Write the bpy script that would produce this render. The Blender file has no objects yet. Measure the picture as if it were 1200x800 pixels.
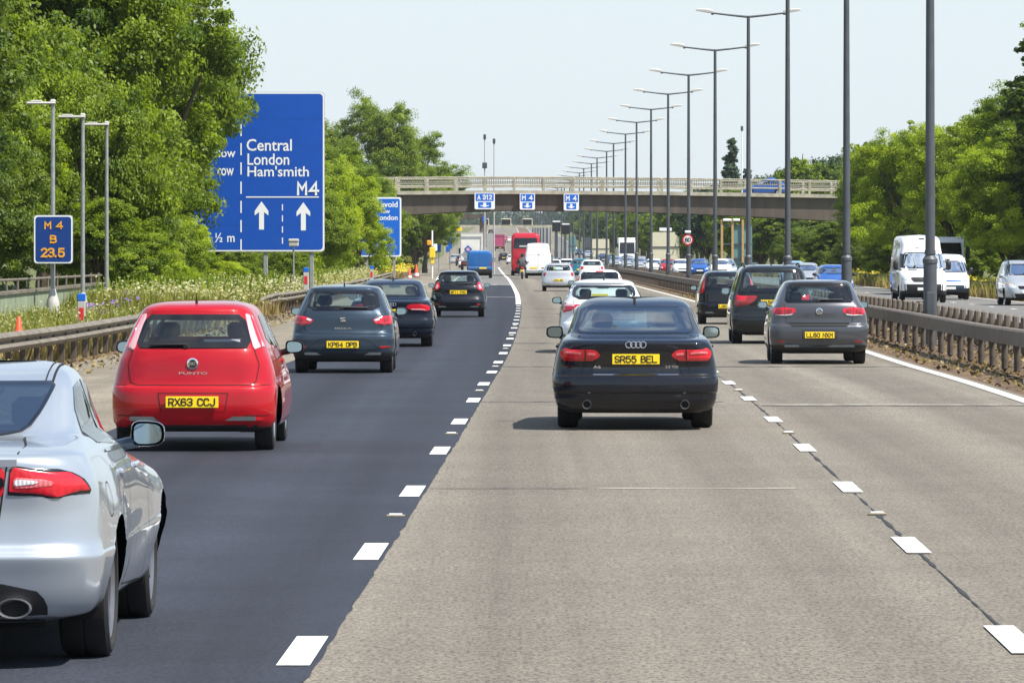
import bpy, math, random
import numpy as np
from mathutils import Vector, Matrix
from mathutils.bvhtree import BVHTree
random.seed(7)
rng = np.random.default_rng(7)
scene = bpy.context.scene
COL = scene.collection
R = math.radians
FPX = 6500.0          # focal length of the long lens, in 1200-wide picture units
CAMZ = 2.06

# ------------------------------------------------------------------ numeric helpers
def pchip(xs, ys, x):
    xs = np.asarray(xs, float); ys = np.asarray(ys, float); x = np.asarray(x, float)
    h = np.diff(xs); dl = np.diff(ys) / h
    n = len(xs); m = np.zeros(n)
    if n == 2:
        m[:] = dl[0]
    else:
        for i in range(1, n - 1):
            if dl[i-1] * dl[i] > 0:
                w1 = 2*h[i] + h[i-1]; w2 = h[i] + 2*h[i-1]
                m[i] = (w1 + w2) / (w1/dl[i-1] + w2/dl[i])
        m[0] = dl[0]; m[-1] = dl[-1]
    i = np.clip(np.searchsorted(xs, x) - 1, 0, n - 2)
    t = (x - xs[i]) / h[i]
    t = np.clip(t, 0, 1)
    return ((1+2*t)*(1-t)**2*ys[i] + t*(1-t)**2*h[i]*m[i] + t*t*(3-2*t)*ys[i+1] + t*t*(t-1)*h[i]*m[i+1])

ZT = [(-600,0),(0,0),(60,0),(80,-.02),(100,-.09),(120,-.12),(150,-.17),(171,-.22),(286,-.42),(410,-.53),(478,-.75),(600,-.95),
      (800,-1.05),(1000,-.9),(1300,.2),(1500,1.8),(1670,3.3),(2000,6.2),(2600,9.6),(3200,11.5),(4500,12.5),(7000,13)]
XT = [(-600,-1.41),(0,-1.41),(27.7,-1.058),(46.3,-.82),(64.4,-.60),(82.7,-.41),(120,-.09),(160,.12),(208,.24),(250,.26),(300,.15),(340,.0),(420,-.35),(532,-.85),
      (700,-1.7),(929,-2.9),(1300,-4.0),(1670,-4.6),(2600,-5.4),(3200,-6),(4500,-7),(7000,-8)]
def zr(d): return float(pchip([a for a,b in ZT],[b for a,b in ZT],d))
def xl(d): return float(pchip([a for a,b in XT],[b for a,b in XT],d))
def zrv(d): return pchip([a for a,b in ZT],[b for a,b in ZT],d)
def xlv(d): return pchip([a for a,b in XT],[b for a,b in XT],d)
def X(px, d): return (px-600.0)*d/FPX
def Z(py, d): return CAMZ-(py-285.0)*d/FPX
def heading(d): return -math.atan((xl(d+5)-xl(max(d-5,0)))/10.0)

# ------------------------------------------------------------------ materials
M = {}
def nodes(name):
    m = bpy.data.materials.new(name); m.use_nodes = True
    nt = m.node_tree; b = nt.nodes['Principled BSDF']
    M[name] = m
    return m, nt, b
def pr(name, col, rough=.5, metal=0, coat=0, spec=.5, noise=0, nscale=8, bump=0, bscale=40, coatr=.03):
    m, nt, b = nodes(name)
    b.inputs['Base Color'].default_value = (*col, 1)
    b.inputs['Roughness'].default_value = rough
    b.inputs['Metallic'].default_value = metal
    b.inputs['Coat Weight'].default_value = coat
    b.inputs['Coat Roughness'].default_value = coatr
    b.inputs['Specular IOR Level'].default_value = spec
    if noise or bump:
        tc = nt.nodes.new('ShaderNodeTexCoord')
    if noise:
        n = nt.nodes.new('ShaderNodeTexNoise'); n.inputs['Scale'].default_value = nscale; n.inputs['Detail'].default_value = 6
        nt.links.new(tc.outputs['Object'], n.inputs['Vector'])
        r = nt.nodes.new('ShaderNodeMapRange'); r.inputs[1].default_value=.25; r.inputs[2].default_value=.75
        r.inputs[3].default_value = 1-noise; r.inputs[4].default_value = 1+noise
        nt.links.new(n.outputs[0], r.inputs[0])
        mx = nt.nodes.new('ShaderNodeVectorMath'); mx.operation='SCALE'
        mx.inputs[0].default_value = col
        nt.links.new(r.outputs[0], mx.inputs['Scale'])
        nt.links.new(mx.outputs[0], b.inputs['Base Color'])
    if bump:
        n2 = nt.nodes.new('ShaderNodeTexNoise'); n2.inputs['Scale'].default_value = bscale; n2.inputs['Detail'].default_value = 4
        nt.links.new(tc.outputs['Object'], n2.inputs['Vector'])
        bp = nt.nodes.new('ShaderNodeBump'); bp.inputs['Strength'].default_value = bump; bp.inputs['Distance'].default_value=.02
        nt.links.new(n2.outputs[0], bp.inputs['Height']); nt.links.new(bp.outputs[0], b.inputs['Normal'])
    return m
def paint(name, col, metal=0.0, rough=.35, cior=1.42):
    m = pr(name, col, rough=rough, metal=metal, coat=1.0, noise=.04, nscale=3, spec=.1)
    nt = m.node_tree; b = nt.nodes['Principled BSDF']; b.inputs['Coat IOR'].default_value = cior
    # road dust, heavier in an uneven film
    tc = nt.nodes.new('ShaderNodeTexCoord')
    n = nt.nodes.new('ShaderNodeTexNoise'); n.inputs['Scale'].default_value = 6; n.inputs['Detail'].default_value = 8; n.inputs['Roughness'].default_value=.7
    nt.links.new(tc.outputs['Object'], n.inputs['Vector'])
    r = nt.nodes.new('ShaderNodeMapRange'); r.inputs[1].default_value=.35; r.inputs[2].default_value=.75; r.inputs[3].default_value=.01; r.inputs[4].default_value=.07
    nt.links.new(n.outputs[0], r.inputs[0]); nt.links.new(r.outputs[0], b.inputs['Coat Roughness'])
    return m
paint('paint_silver', (.40,.44,.49), .5, .3)
paint('paint_red', (.38,.003,.009), 0, .4, 1.45)
paint('paint_slate', (.034,.052,.075), .5, .35)
paint('paint_black', (.003,.0045,.010), 0, .4, 1.5)
paint('paint_navy_black', (.005,.009,.020), 0, .4, 1.36)
paint('paint_grey', (.095,.098,.11), .55, .35)
paint('paint_dark_green_grey', (.014,.018,.020), .2, .35)
paint('paint_white', (.80,.80,.80), 0, .4)
paint('paint_pearl', (.72,.75,.78), .1, .35)
paint('paint_silver_dull', (.50,.52,.54), .5, .35)
paint('paint_blue', (.02,.10,.38), .2, .35)
paint('paint_van_blue', (.014,.11,.34), .1, .4)
paint('paint_light_blue', (.25,.40,.60), .2, .35)
paint('paint_teal', (.02,.16,.24), .2, .35)
paint('paint_coach_red', (.42,.014,.03), 0, .45)
paint('paint_magenta', (.45,.06,.14), 0, .5)
pr('black_plastic', (.012,.012,.014), .55, bump=.1, bscale=300)
pr('gloss_black', (.006,.006,.007), .12, coat=.6)
pr('frit', (.006,.006,.008), .08, coat=.5)
pr('gap', (.004,.004,.004), .9)
pr('rubber', (.013,.013,.014), .8, noise=.25, nscale=30, bump=.3, bscale=120)
pr('alloy', (.55,.56,.58), .28, metal=.85)
pr('alloy_dark', (.22,.22,.24), .35, metal=.8)
pr('chrome', (.85,.86,.88), .08, metal=1)
pr('interior', (.055,.060,.064), .8, noise=.2)
pr('seat_fabric', (.070,.080,.086), .9, noise=.2)
pr('plate_yellow', (.95,.66,.01), .45)
pr('plate_white', (.8,.8,.78), .45)
pr('plate_ink', (.008,.008,.008), .5)
pr('underbody', (.010,.010,.010), .9)
pr('paper_white', (.6,.61,.63), .6)
def lampmat(name, col, rough=.12, stripes=90, contrast=.10):
    m, nt, b = nodes(name)
    tc = nt.nodes.new('ShaderNodeTexCoord')
    w = nt.nodes.new('ShaderNodeTexWave'); w.inputs['Scale'].default_value = stripes/10; w.inputs['Distortion'].default_value=.4
    nt.links.new(tc.outputs['Object'], w.inputs['Vector'])
    r = nt.nodes.new('ShaderNodeMapRange'); r.inputs[3].default_value=1-contrast; r.inputs[4].default_value=1+contrast
    nt.links.new(w.outputs[1], r.inputs[0])
    s = nt.nodes.new('ShaderNodeVectorMath'); s.operation='SCALE'; s.inputs[0].default_value = col
    nt.links.new(r.outputs[0], s.inputs['Scale']); nt.links.new(s.outputs[0], b.inputs['Base Color'])
    b.inputs['Roughness'].default_value = rough; b.inputs['Coat Weight'].default_value = 1; b.inputs['Coat Roughness'].default_value=.02
    b.inputs['Subsurface Weight'].default_value = .0
    return m
lampmat('lamp_red', (.62,.008,.022))
lampmat('lamp_lens_light', (.75,.16,.18), stripes=140, contrast=.25)
lampmat('lamp_dark_red', (.30,.008,.012))
lampmat('lamp_clear', (.70,.70,.72), stripes=160, contrast=.3)
lampmat('lamp_pink', (.68,.38,.42), stripes=120)
lampmat('lamp_head', (.55,.58,.62), stripes=60)
pr('lamp_amber', (.9,.35,.02), .2, coat=1)
def glassmat(name, tint, ior=1.75, rough=0.0):
    m, nt, b = nodes(name)
    nt.nodes.remove(b)
    out = nt.nodes['Material Output']
    t = nt.nodes.new('ShaderNodeBsdfTransparent'); t.inputs[0].default_value = (*tint,1)
    g = nt.nodes.new('ShaderNodeBsdfGlossy'); g.inputs['Roughness'].default_value = rough; g.inputs[0].default_value=(1,1,1,1)
    f = nt.nodes.new('ShaderNodeFresnel'); f.inputs[0].default_value = ior
    x = nt.nodes.new('ShaderNodeMixShader')
    nt.links.new(f.outputs[0], x.inputs[0]); nt.links.new(t.outputs[0], x.inputs[1]); nt.links.new(g.outputs[0], x.inputs[2])
    nt.links.new(x.outputs[0], out.inputs[0])
    return m
glassmat('glass', (.80,.92,.92), 1.8)
glassmat('glass_dark', (.12,.15,.17), 1.8)
glassmat('glass_saloon', (.12,.18,.22), 5.0)
pr('mirror_glass', (.32,.40,.42), .03, metal=1)

# ------------------------------------------------------------------ geometry collector
class G:
    def __init__(s): s.v=[]; s.f=[]; s.m=[]
    def add(s, V, F, mi=0):
        b=len(s.v); s.v.extend([tuple(map(float,p)) for p in V])
        for f in F: s.f.append(tuple(int(i)+b for i in f)); s.m.append(mi)
        return s
    def box(s, c, size, rot=None, mi=0, bev=0.0, taper=(1,1)):
        hx,hy,hz=[q/2 for q in size]
        if bev>0:
            b=min(bev,hx*.9,hy*.9,hz*.9); V=[]
            for sx in(-1,1):
                for sy in(-1,1):
                    for sz in(-1,1):
                        V+= [(sx*hx,sy*(hy-b),sz*(hz-b)),(sx*(hx-b),sy*hy,sz*(hz-b)),(sx*(hx-b),sy*(hy-b),sz*hz)]
            def ix(sx,sy,sz,k): return (((sx+1)//2)*4+((sy+1)//2)*2+(sz+1)//2)*3+k
            F=[]
            for a in(-1,1):
                q=[ix(a,-1,-1,0),ix(a,1,-1,0),ix(a,1,1,0),ix(a,-1,1,0)]; F.append(q if a>0 else q[::-1])
                q=[ix(-1,a,-1,1),ix(-1,a,1,1),ix(1,a,1,1),ix(1,a,-1,1)]; F.append(q if a>0 else q[::-1])
                q=[ix(-1,-1,a,2),ix(1,-1,a,2),ix(1,1,a,2),ix(-1,1,a,2)]; F.append(q if a>0 else q[::-1])
            for a in(-1,1):
                for c2 in(-1,1):
                    q=[ix(a,c2,-1,0),ix(a,c2,-1,1),ix(a,c2,1,1),ix(a,c2,1,0)]; F.append(q if a*c2<0 else q[::-1])
                    q=[ix(a,-1,c2,0),ix(a,-1,c2,2),ix(a,1,c2,2),ix(a,1,c2,0)]; F.append(q if a*c2>0 else q[::-1])
                    q=[ix(-1,a,c2,1),ix(-1,a,c2,2),ix(1,a,c2,2),ix(1,a,c2,1)]; F.append(q if a*c2<0 else q[::-1])
            for sx in(-1,1):
                for sy in(-1,1):
                    for sz in(-1,1):
                        q=[ix(sx,sy,sz,0),ix(sx,sy,sz,1),ix(sx,sy,sz,2)]; F.append(q if sx*sy*sz>0 else q[::-1])
        else:
            V=[(sx*hx,sy*hy,sz*hz) for sx in(-1,1) for sy in(-1,1) for sz in(-1,1)]
            F=[(0,1,3,2),(4,6,7,5),(0,4,5,1),(2,3,7,6),(0,2,6,4),(1,5,7,3)]
        V=[Vector(p) for p in V]
        if taper!=(1,1): V=[Vector((p.x*(taper[0] if p.z>0 else 1),p.y*(taper[1] if p.z>0 else 1),p.z)) for p in V]
        if rot is not None: V=[rot@p for p in V]
        c=Vector(c)
        return s.add([p+c for p in V],F,mi)
    def tube(s, pts, r, n=8, mi=0, cap=True):
        pts=[Vector(p) for p in pts]; rs=r if isinstance(r,(list,tuple)) else [r]*len(pts)
        V=[]; N=len(pts); up=None
        for i,p in enumerate(pts):
            t=(pts[min(i+1,N-1)]-pts[max(i-1,0)]).normalized()
            a=Vector((0,0,1)) if abs(t.z)<.9 else Vector((1,0,0))
            if up is None: up=t.cross(a).normalized()
            else: up=(up-t*up.dot(t)).normalized()
            w=t.cross(up)
            for k in range(n):
                an=2*math.pi*k/n; V.append(p+(up*math.cos(an)+w*math.sin(an))*rs[i])
        F=[]
        for i in range(N-1):
            for k in range(n):
                k2=(k+1)%n; F.append((i*n+k,i*n+k2,(i+1)*n+k2,(i+1)*n+k))
        if cap: F.append(tuple(range(n))[::-1]); F.append(tuple((N-1)*n+k for k in range(n)))
        return s.add(V,F,mi)
    def lathe(s, prof, c=(0,0,0), axis='z', n=24, mi=0, a0=0, a1=2*math.pi):
        full=abs(a1-a0-2*math.pi)<1e-6; nn=n if full else n+1
        V=[];c=Vector(c)
        for r,h in prof:
            for k in range(nn):
                a=a0+(a1-a0)*k/n; u,v=r*math.cos(a),r*math.sin(a)
                p={'z':(u,v,h),'x':(h,u,v),'y':(u,h,v)}[axis]; V.append(Vector(p)+c)
        F=[]
        for i in range(len(prof)-1):
            for k in range(n):
                k2=(k+1)%nn if full else k+1; F.append((i*nn+k,i*nn+k2,(i+1)*nn+k2,(i+1)*nn+k))
        return s.add(V,F,mi)
    def prism(s, poly, y0, y1, mi=0, axis='y'):
        n=len(poly)
        def mk(a,b,h): return {'y':(a,h,b),'x':(h,a,b),'z':(a,b,h)}[axis]
        V=[mk(a,b,y0) for a,b in poly]+[mk(a,b,y1) for a,b in poly]
        F=[tuple(range(n)),tuple(range(2*n-1,n-1,-1))]+[(i,n+i,n+(i+1)%n,(i+1)%n) for i in range(n)]
        return s.add(V,F,mi)
    def build(s, name, mats, parent=None, smooth=True, loc=None):
        me=bpy.data.meshes.new(name)
        me.from_pydata(s.v,[],s.f)
        return finish(name, me, mats, s.m, parent, smooth, loc)
def mm(m): return M[m] if isinstance(m,str) else m
def finish(name, me, mats, mi=None, parent=None, smooth=True, loc=None, angle=35):
    if not isinstance(mats,(list,tuple)): mats=[mats]
    for m in mats: me.materials.append(mm(m))
    if mi is not None and len(mats)>1: me.polygons.foreach_set('material_index', np.asarray(mi,dtype=np.int32))
    me.validate(); me.update()
    import bmesh
    if smooth:
        me.polygons.foreach_set('use_smooth', np.ones(len(me.polygons),dtype=bool))
        try: me.set_sharp_from_angle(angle=R(angle))
        except Exception: pass
    o=bpy.data.objects.new(name, me); COL.objects.link(o)
    if parent is not None: o.parent=parent
    if loc is not None: o.location=loc
    return o
def fixn(o):
    import bmesh
    bm=bmesh.new(); bm.from_mesh(o.data); bmesh.ops.recalc_face_normals(bm, faces=bm.faces); bm.to_mesh(o.data); bm.free(); return o
def quads(name, V, F, mats, parent=None, mi=None, smooth=False):
    V=np.asarray(V,dtype=np.float32).reshape(-1,3); F=np.asarray(F,dtype=np.int32)
    k=F.shape[1]; me=bpy.data.meshes.new(name)
    me.vertices.add(len(V)); me.vertices.foreach_set('co',V.ravel())
    me.loops.add(F.size); me.loops.foreach_set('vertex_index',F.ravel())
    me.polygons.add(len(F)); me.polygons.foreach_set('loop_start',np.arange(0,F.size,k,dtype=np.int32))
    me.update(calc_edges=True)
    if not isinstance(mats,(list,tuple)): mats=[mats]
    for m in mats: me.materials.append(mm(m))
    if mi is not None: me.polygons.foreach_set('material_index',np.asarray(mi,dtype=np.int32))
    if smooth: me.polygons.foreach_set('use_smooth', np.ones(len(F),dtype=bool))
    me.validate()
    o=bpy.data.objects.new(name,me); COL.objects.link(o)
    if parent is not None: o.parent=parent
    return o
def tag(o, label=None, cat=None, group=None, kind=None):
    if label: o['label']=label
    if cat: o['category']=cat
    if group: o['group']=group
    if kind: o['kind']=kind
    return o
def thing(name, label, cat, loc=(0,0,0), rz=0, group=None):
    o=bpy.data.objects.new(name,None); COL.objects.link(o); o.empty_display_size=.3
    o.location=loc; o.rotation_euler=(0,0,rz)
    return tag(o,label,cat,group)
def copy_tree(o, parent=None):
    c=o.copy(); COL.objects.link(c); c.parent=parent
    for ch in list(o.children): copy_tree(ch,c)
    return c
_txt={}
def text_geo(s, bold=0.0):
    key=(s,bold)
    if key in _txt: return _txt[key]
    cu=bpy.data.curves.new('lettering','FONT'); cu.body=s; cu.size=1; cu.extrude=.0; cu.offset=bold; cu.resolution_u=3
    ob=bpy.data.objects.new('lettering',cu); COL.objects.link(ob)
    dg=bpy.context.evaluated_depsgraph_get()
    me=bpy.data.meshes.new_from_object(ob.evaluated_get(dg))
    V=np.array([v.co[:] for v in me.vertices]); F=[tuple(p.vertices) for p in me.polygons]
    bpy.data.objects.remove(ob); bpy.data.curves.remove(cu); bpy.data.meshes.remove(me)
    _txt[key]=(V,F); return V,F
def text_fit(g, s, x0, x1, z0, z1, y, mi=0, bold=.02, tilt=0.0, zc=None, keep=False, flip=False):
    """flat lettering in the XZ plane facing -Y, filling the given box"""
    V,F=text_geo(s,bold)
    mn=V.min(0); mxx=V.max(0); w=mxx-mn
    sx=(x1-x0)/w[0]; sz=(z1-z0)/w[1]
    if keep: sx=sz=min(sx,sz)
    P=[]
    for p in V:
        px=x0+(p[0]-mn[0])*sx; pz=z0+(p[1]-mn[1])*sz
        yy=y-(math.tan(tilt)*(pz-(zc if zc is not None else z0))*-1 if tilt else 0)
        if flip: P.append((x0+x1-px,yy,pz))
        else: P.append((px,yy,pz))
    g.add(P,F if not flip else [f for f in F],mi)

def _mk():
    S={}
    P=[(0,0),(0,6),(3,6),(4,5.2),(4,3.6),(3,2.8),(0,2.8)]
    C=[(4,4.8),(3.2,6),(.8,6),(0,5),(0,1),(.8,0),(3.2,0),(4,1.2)]
    six=[(3.6,5.3),(2.9,6),(1,6),(0,5),(0,1),(1,0),(3,0),(4,1),(4,2.5),(3,3.4),(1,3.4),(0,2.5)]
    O=[(0,1),(0,5),(1,6),(3,6),(4,5),(4,1),(3,0),(1,0),(0,1)]
    S.update(A=[[(0,0),(2,6),(4,0)],[(.8,2),(3.2,2)]],B=[[(0,0),(0,6),(2.6,6),(3.7,5.3),(3.7,3.9),(2.6,3.2),(0,3.2)],[(2.6,3.2),(4,2.4),(4,.8),(2.8,0),(0,0)]],C=[C],
    E=[[(4,6),(0,6),(0,0),(4,0)],[(0,3.1),(3.2,3.1)]],F=[[(4,6),(0,6),(0,0)],[(0,3.1),(3.2,3.1)]],G=[C+[(4,2.8),(2.3,2.8)]],H=[[(0,0),(0,6)],[(4,0),(4,6)],[(0,3.1),(4,3.1)]],
    I=[[(2,0),(2,6)]],J=[[(3.6,6),(3.6,1.2),(2.8,0),(1,0),(0,1.2)]],K=[[(0,0),(0,6)],[(4,6),(0,2.4)],[(1.4,3.6),(4,0)]],L=[[(0,6),(0,0),(4,0)]],M=[[(0,0),(0,6),(2,2.6),(4,6),(4,0)]],
    N=[[(0,0),(0,6),(4,0),(4,6)]],O=[O],P=[P],R=[P,[(2.2,2.8),(4,0)]],S=[[(4,5),(3,6),(1,6),(0,5.1),(0,4),(1,3.1),(3,2.9),(4,2.1),(4,.9),(3,0),(1,0),(0,1)]],
    T=[[(0,6),(4,6)],[(2,6),(2,0)]],U=[[(0,6),(0,1),(1,0),(3,0),(4,1),(4,6)]],V=[[(0,6),(2,0),(4,6)]],W=[[(0,6),(1,0),(2,4),(3,0),(4,6)]],X=[[(0,0),(4,6)],[(0,6),(4,0)]],Y=[[(0,6),(2,3),(4,6)],[(2,3),(2,0)]],Z=[[(0,6),(4,6),(0,0),(4,0)]])
    S['0']=[O]; S['1']=[[(1,4.8),(2.2,6),(2.2,0)]]; S['2']=[[(0,5),(1,6),(3,6),(4,5),(4,3.9),(0,0),(4,0)]]
    S['3']=[[(0,5.2),(1,6),(3,6),(4,5.1),(4,4),(3,3.1),(1.6,3.1)],[(3,3.1),(4,2.2),(4,1),(3,0),(1,0),(0,.9)]]; S['4']=[[(3,0),(3,6),(0,1.8),(4,1.8)]]
    S['5']=[[(3.7,6),(.4,6),(.1,3.2),(1,3.7),(2.9,3.7),(4,2.8),(4,1),(3,0),(1,0),(0,1)]]; S['6']=[six]; S['9']=[[(4-a,6-b) for a,b in six]]
    S['7']=[[(0,6),(4,6),(1.4,0)]]; S['8']=[[(1,3.1),(0,4),(0,5.1),(1,6),(3,6),(4,5.1),(4,4),(3,3.1),(1,3.1),(0,2.2),(0,.9),(1,0),(3,0),(4,.9),(4,2.2),(3,3.1)]]
    S['.']=[[(0,0),(.01,.3)]]; return S
STROKES=_mk()
def stroke_text(g, s, x0, x1, z0, z1, y, wt=.19, mi=0, dy=-.0005, gap=1.5):
    """sign capitals drawn as strokes, facing -Y; wt is the stroke width relative to the height"""
    adv=[(1.2 if c=='.' else 2.2 if c==' ' else 4.0) for c in s]; tot=sum(adv)+gap*(len(s)-1)
    H=z1-z0; t=wt*H; sx=(x1-x0-t)/tot; sz=(H-t)/6.0; cx=x0+t/2; n=0
    for c,a in zip(s,adv):
        for pl in STROKES.get(c,[]):
            pts=[(cx+p*sx,z0+t/2+q*sz) for p,q in pl]
            V=[];F=[];N=len(pts)
            for i,(px,pz) in enumerate(pts):
                a0=pts[max(i-1,0)]; a2=pts[min(i+1,N-1)]
                d1=np.array([px-a0[0],pz-a0[1]]); d2=np.array([a2[0]-px,a2[1]-pz])
                d1=d1/(np.linalg.norm(d1) or 1); d2=d2/(np.linalg.norm(d2) or 1)
                if i==0: d1=d2
                if i==N-1: d2=d1
                closed=pts[0]==pts[-1]
                if closed and i in(0,N-1):
                    e=np.array(pts[-1])-np.array(pts[-2]); f=np.array(pts[1])-np.array(pts[0]); d1=e/np.linalg.norm(e); d2=f/np.linalg.norm(f)
                tn=d1+d2; l=np.linalg.norm(tn); tn=tn/l if l>1e-3 else d1
                nn=np.array([-tn[1],tn[0]]); k=1/max(.45,abs(nn@np.array([-d1[1],d1[0]])))
                ex=np.zeros(2)
                if not closed and i==0: ex=-d1*t*.5
                if not closed and i==N-1: ex=d1*t*.5
                V+= [(px+nn[0]*t/2*k+ex[0],pz+nn[1]*t/2*k+ex[1]),(px-nn[0]*t/2*k+ex[0],pz-nn[1]*t/2*k+ex[1])]
            for i in range(N-1):
                yy=y+dy*(n%7); n+=1
                g.add([(V[j][0],yy,V[j][1]) for j in (2*i,2*i+1,2*i+3,2*i+2)],[(0,1,2,3)],mi)
        cx+=(a+gap)*sx
# ------------------------------------------------------------------ car shell
def round_poly(poly, r=.04, seg=4):
    out=[]; n=len(poly)
    for i in range(n):
        p0,p1,p2=[np.array(poly[j],float) for j in ((i-1)%n,i,(i+1)%n)]
        a=p0-p1; b=p2-p1; la,lb=np.linalg.norm(a),np.linalg.norm(b)
        rr=min(r,la*.45,lb*.45); A=p1+a/la*rr; B=p1+b/lb*rr
        for k in range(seg+1):
            t=k/seg; out.append(tuple((1-t)**2*A+2*t*(1-t)*p1+t*t*B))
    return out
def inside(poly, P):
    poly=np.asarray(poly); x,y=P[:,0],P[:,1]; c=np.zeros(len(P),bool); n=len(poly); j=n-1
    for i in range(n):
        xi,yi=poly[i]; xj,yj=poly[j]
        with np.errstate(divide='ignore',invalid='ignore'):
            t=((yi>y)!=(yj>y))&(x<(xj-xi)*(y-yi)/(yj-yi+1e-12)+xi)
        c^=t; j=i
    return c
def inset(poly, d):
    P=np.asarray(poly); c=(P.min(0)+P.max(0))/2; h=(P.max(0)-P.min(0))/2
    return c+(P-c)*np.clip((h-d)/h,.1,1)
def rear_profile(L, hood, H):
    """front profile, eleven points from the floor to the roof"""
    zb,yb,yt=hood      # windscreen base height, base y, top y
    return [(L-.30,.19),(L-.10,.25),(L,.42),(L-.02,.56),(L-.10,.68),(L-.35,.80),(yb,zb),(yt,H-.12),(yt-.22,H-.045),(yt-.55,H-.008),(yt-.85,H)]
class Shell:
    def __init__(s, L, H, rear, hood, front=None, corner=None, wr=.985, wf=.95, bow=.05, nside=44, sub=7, flare=None, wheels=None, fbow=.10, nr=14, ncorn=8, nf=10):
        F=front or rear_profile(L,hood,H); s.L=L; s.H=H; s.wheels=wheels
        fi=np.array([r[3] for r in rear],float)
        fy=pchip(range(len(F)),[p[0] for p in F],fi); fz=pchip(range(len(F)),[p[1] for p in F],fi)
        n=len(rear); idx=np.arange(n)
        T=np.concatenate([np.linspace(i,i+1,sub,endpoint=False) for i in range(n-1)]+[[n-1]])
        col=lambda a: pchip(idx,a,T)
        yr,zrr,w=col([r[0] for r in rear]),col([r[1] for r in rear]),col([r[2] for r in rear])
        yf,zf=col(fy),col(fz); fidx=col(fi)
        corner=corner or [(0,.30,.22,.35,.5),(5,.26,.20,.35,.6),(6,.18,.30,.30,.45),(8,.22,.35,.3,.4),(10,.3,.4,.3,.4)]
        ck=[c[0] for c in corner]
        cr=[pchip(ck,[c[k] for c in corner],fidx) for k in (1,2,3,4)]
        rows=[]
        for i in range(len(T)):
            W=w[i]; wR=W*wr; wF=W*wf
            rx,ry=min(cr[0][i],wR*.8),cr[1][i]; fx,fyy=min(cr[2][i],wF*.8),cr[3][i]
            Ly=yf[i]-yr[i]
            k=min(1,Ly*.42/(ry+fyy+.01)); ry*=k; fyy*=k
            b=bow*min(1,W/.6); bf=fbow*min(1,W/.6)
            pts=[]
            for u in np.linspace(0,1,nr,endpoint=False):
                x=(wR-rx)*u; pts.append((x,yr[i]+b*(x/wR)**2,zrr[i]))
            y0=yr[i]+b*((wR-rx)/wR)**2
            for u in np.linspace(0,1,ncorn,endpoint=False):
                a=u*math.pi/2; pts.append((wR-rx+rx*math.sin(a), y0+ry*(1-math.cos(a)), zrr[i]))
            ys=y0+ry; y1=yf[i]-bf*((wF-fx)/wF)**2; ye=y1-fyy
            U=np.linspace(0,1,nside,endpoint=False)
            xs=pchip([0,.35,.7,1],[wR,W,W,wF],U)
            zz=pchip([0,.5,.72,1],[zrr[i],zrr[i],zrr[i]*.45+zf[i]*.55,zf[i]],U) if True else None
            for u,x,z in zip(U,xs,zz): pts.append((x,ys+(ye-ys)*u,z))
            for u in np.linspace(0,1,ncorn,endpoint=False):
                a=u*math.pi/2; pts.append((wF-fx+fx*math.cos(a), ye+fyy*math.sin(a), zf[i]))
            for u in np.linspace(0,1,nf):
                x=(wF-fx)*(1-u); pts.append((x,yf[i]-bf*(x/wF)**2,zf[i]))
            rows.append(pts)
        P=np.array(rows)                      # rows x cols x 3
        for _ in range(2):
            Q=P.copy(); Q[:,1:-1]=.25*P[:,:-2]+.5*P[:,1:-1]+.25*P[:,2:]; Q[:,:,0][:,1]=P[:,1,0]; P=Q
        P[:,0,0]=0; P[:,-1,0]=0
        if flare is not None: P=flare(P)
        nrow,m,_=P.shape; s.P=P
        full=np.concatenate([P,(P[:,-2:0:-1]*np.array([-1,1,1]))],axis=1); nc=full.shape[1]
        V=full.reshape(-1,3); F=[]
        for i in range(nrow-1):
            for j in range(nc):
                j2=(j+1)%nc; F.append((i*nc+j,i*nc+j2,(i+1)*nc+j2,(i+1)*nc+j))
        s.V=V; s.F=np.array(F)
        s.bvh=BVHTree.FromPolygons([tuple(p) for p in V],[tuple(f) for f in F])
        C=V[s.F].mean(1); a=V[s.F[:,2]]-V[s.F[:,0]]; b=V[s.F[:,3]]-V[s.F[:,1]]
        Nn=np.cross(a,b); Nn/=np.linalg.norm(Nn,axis=1)[:,None]+1e-9
        s.C=C; s.N=Nn; s.keep=np.ones(len(F),bool); s.mi=np.zeros(len(F),int)
        s.arch=[]
    def ray(s, view, a, b):
        if view=='rear': o,d=(a,-2.0,b),(0,1,0)
        elif view=='front': o,d=(a,s.L+2,b),(0,-1,0)
        elif view=='right': o,d=(3,a,b),(-1,0,0)
        elif view=='left': o,d=(-3,a,b),(1,0,0)
        elif view=='top': o,d=(a,b,4),(0,0,-1)
        h=s.bvh.ray_cast(Vector(o),Vector(d))
        if h[0] is None:
            g={'rear':(a,.1,b),'front':(a,s.L-.1,b),'right':(.9,a,b),'left':(-.9,a,b),'top':(a,b,s.H)}[view]
            h=s.bvh.find_nearest(Vector(g))
        n=h[1]; d=Vector(d)
        if n.dot(d)>0: n=-n
        return h[0],n
    def cut(s, poly, view, d=.012):
        q=inset(poly,d)
        ax={'rear':(0,2),'front':(0,2),'right':(1,2),'left':(1,2)}[view]
        ok=np.ones(len(s.F),bool)
        for k in range(4): ok&=inside(q,s.V[s.F[:,k]][:,ax])
        if view=='rear': ok&=s.C[:,1]<s.L*.45
        if view=='front': ok&=s.C[:,1]>s.L*.5
        if view=='right': ok&=s.C[:,0]>.3
        if view=='left': ok&=s.C[:,0]<-.3
        if view in('rear','front'): ok&=(np.abs(s.N[:,2])<.985)
        s.keep&=~ok
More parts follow.
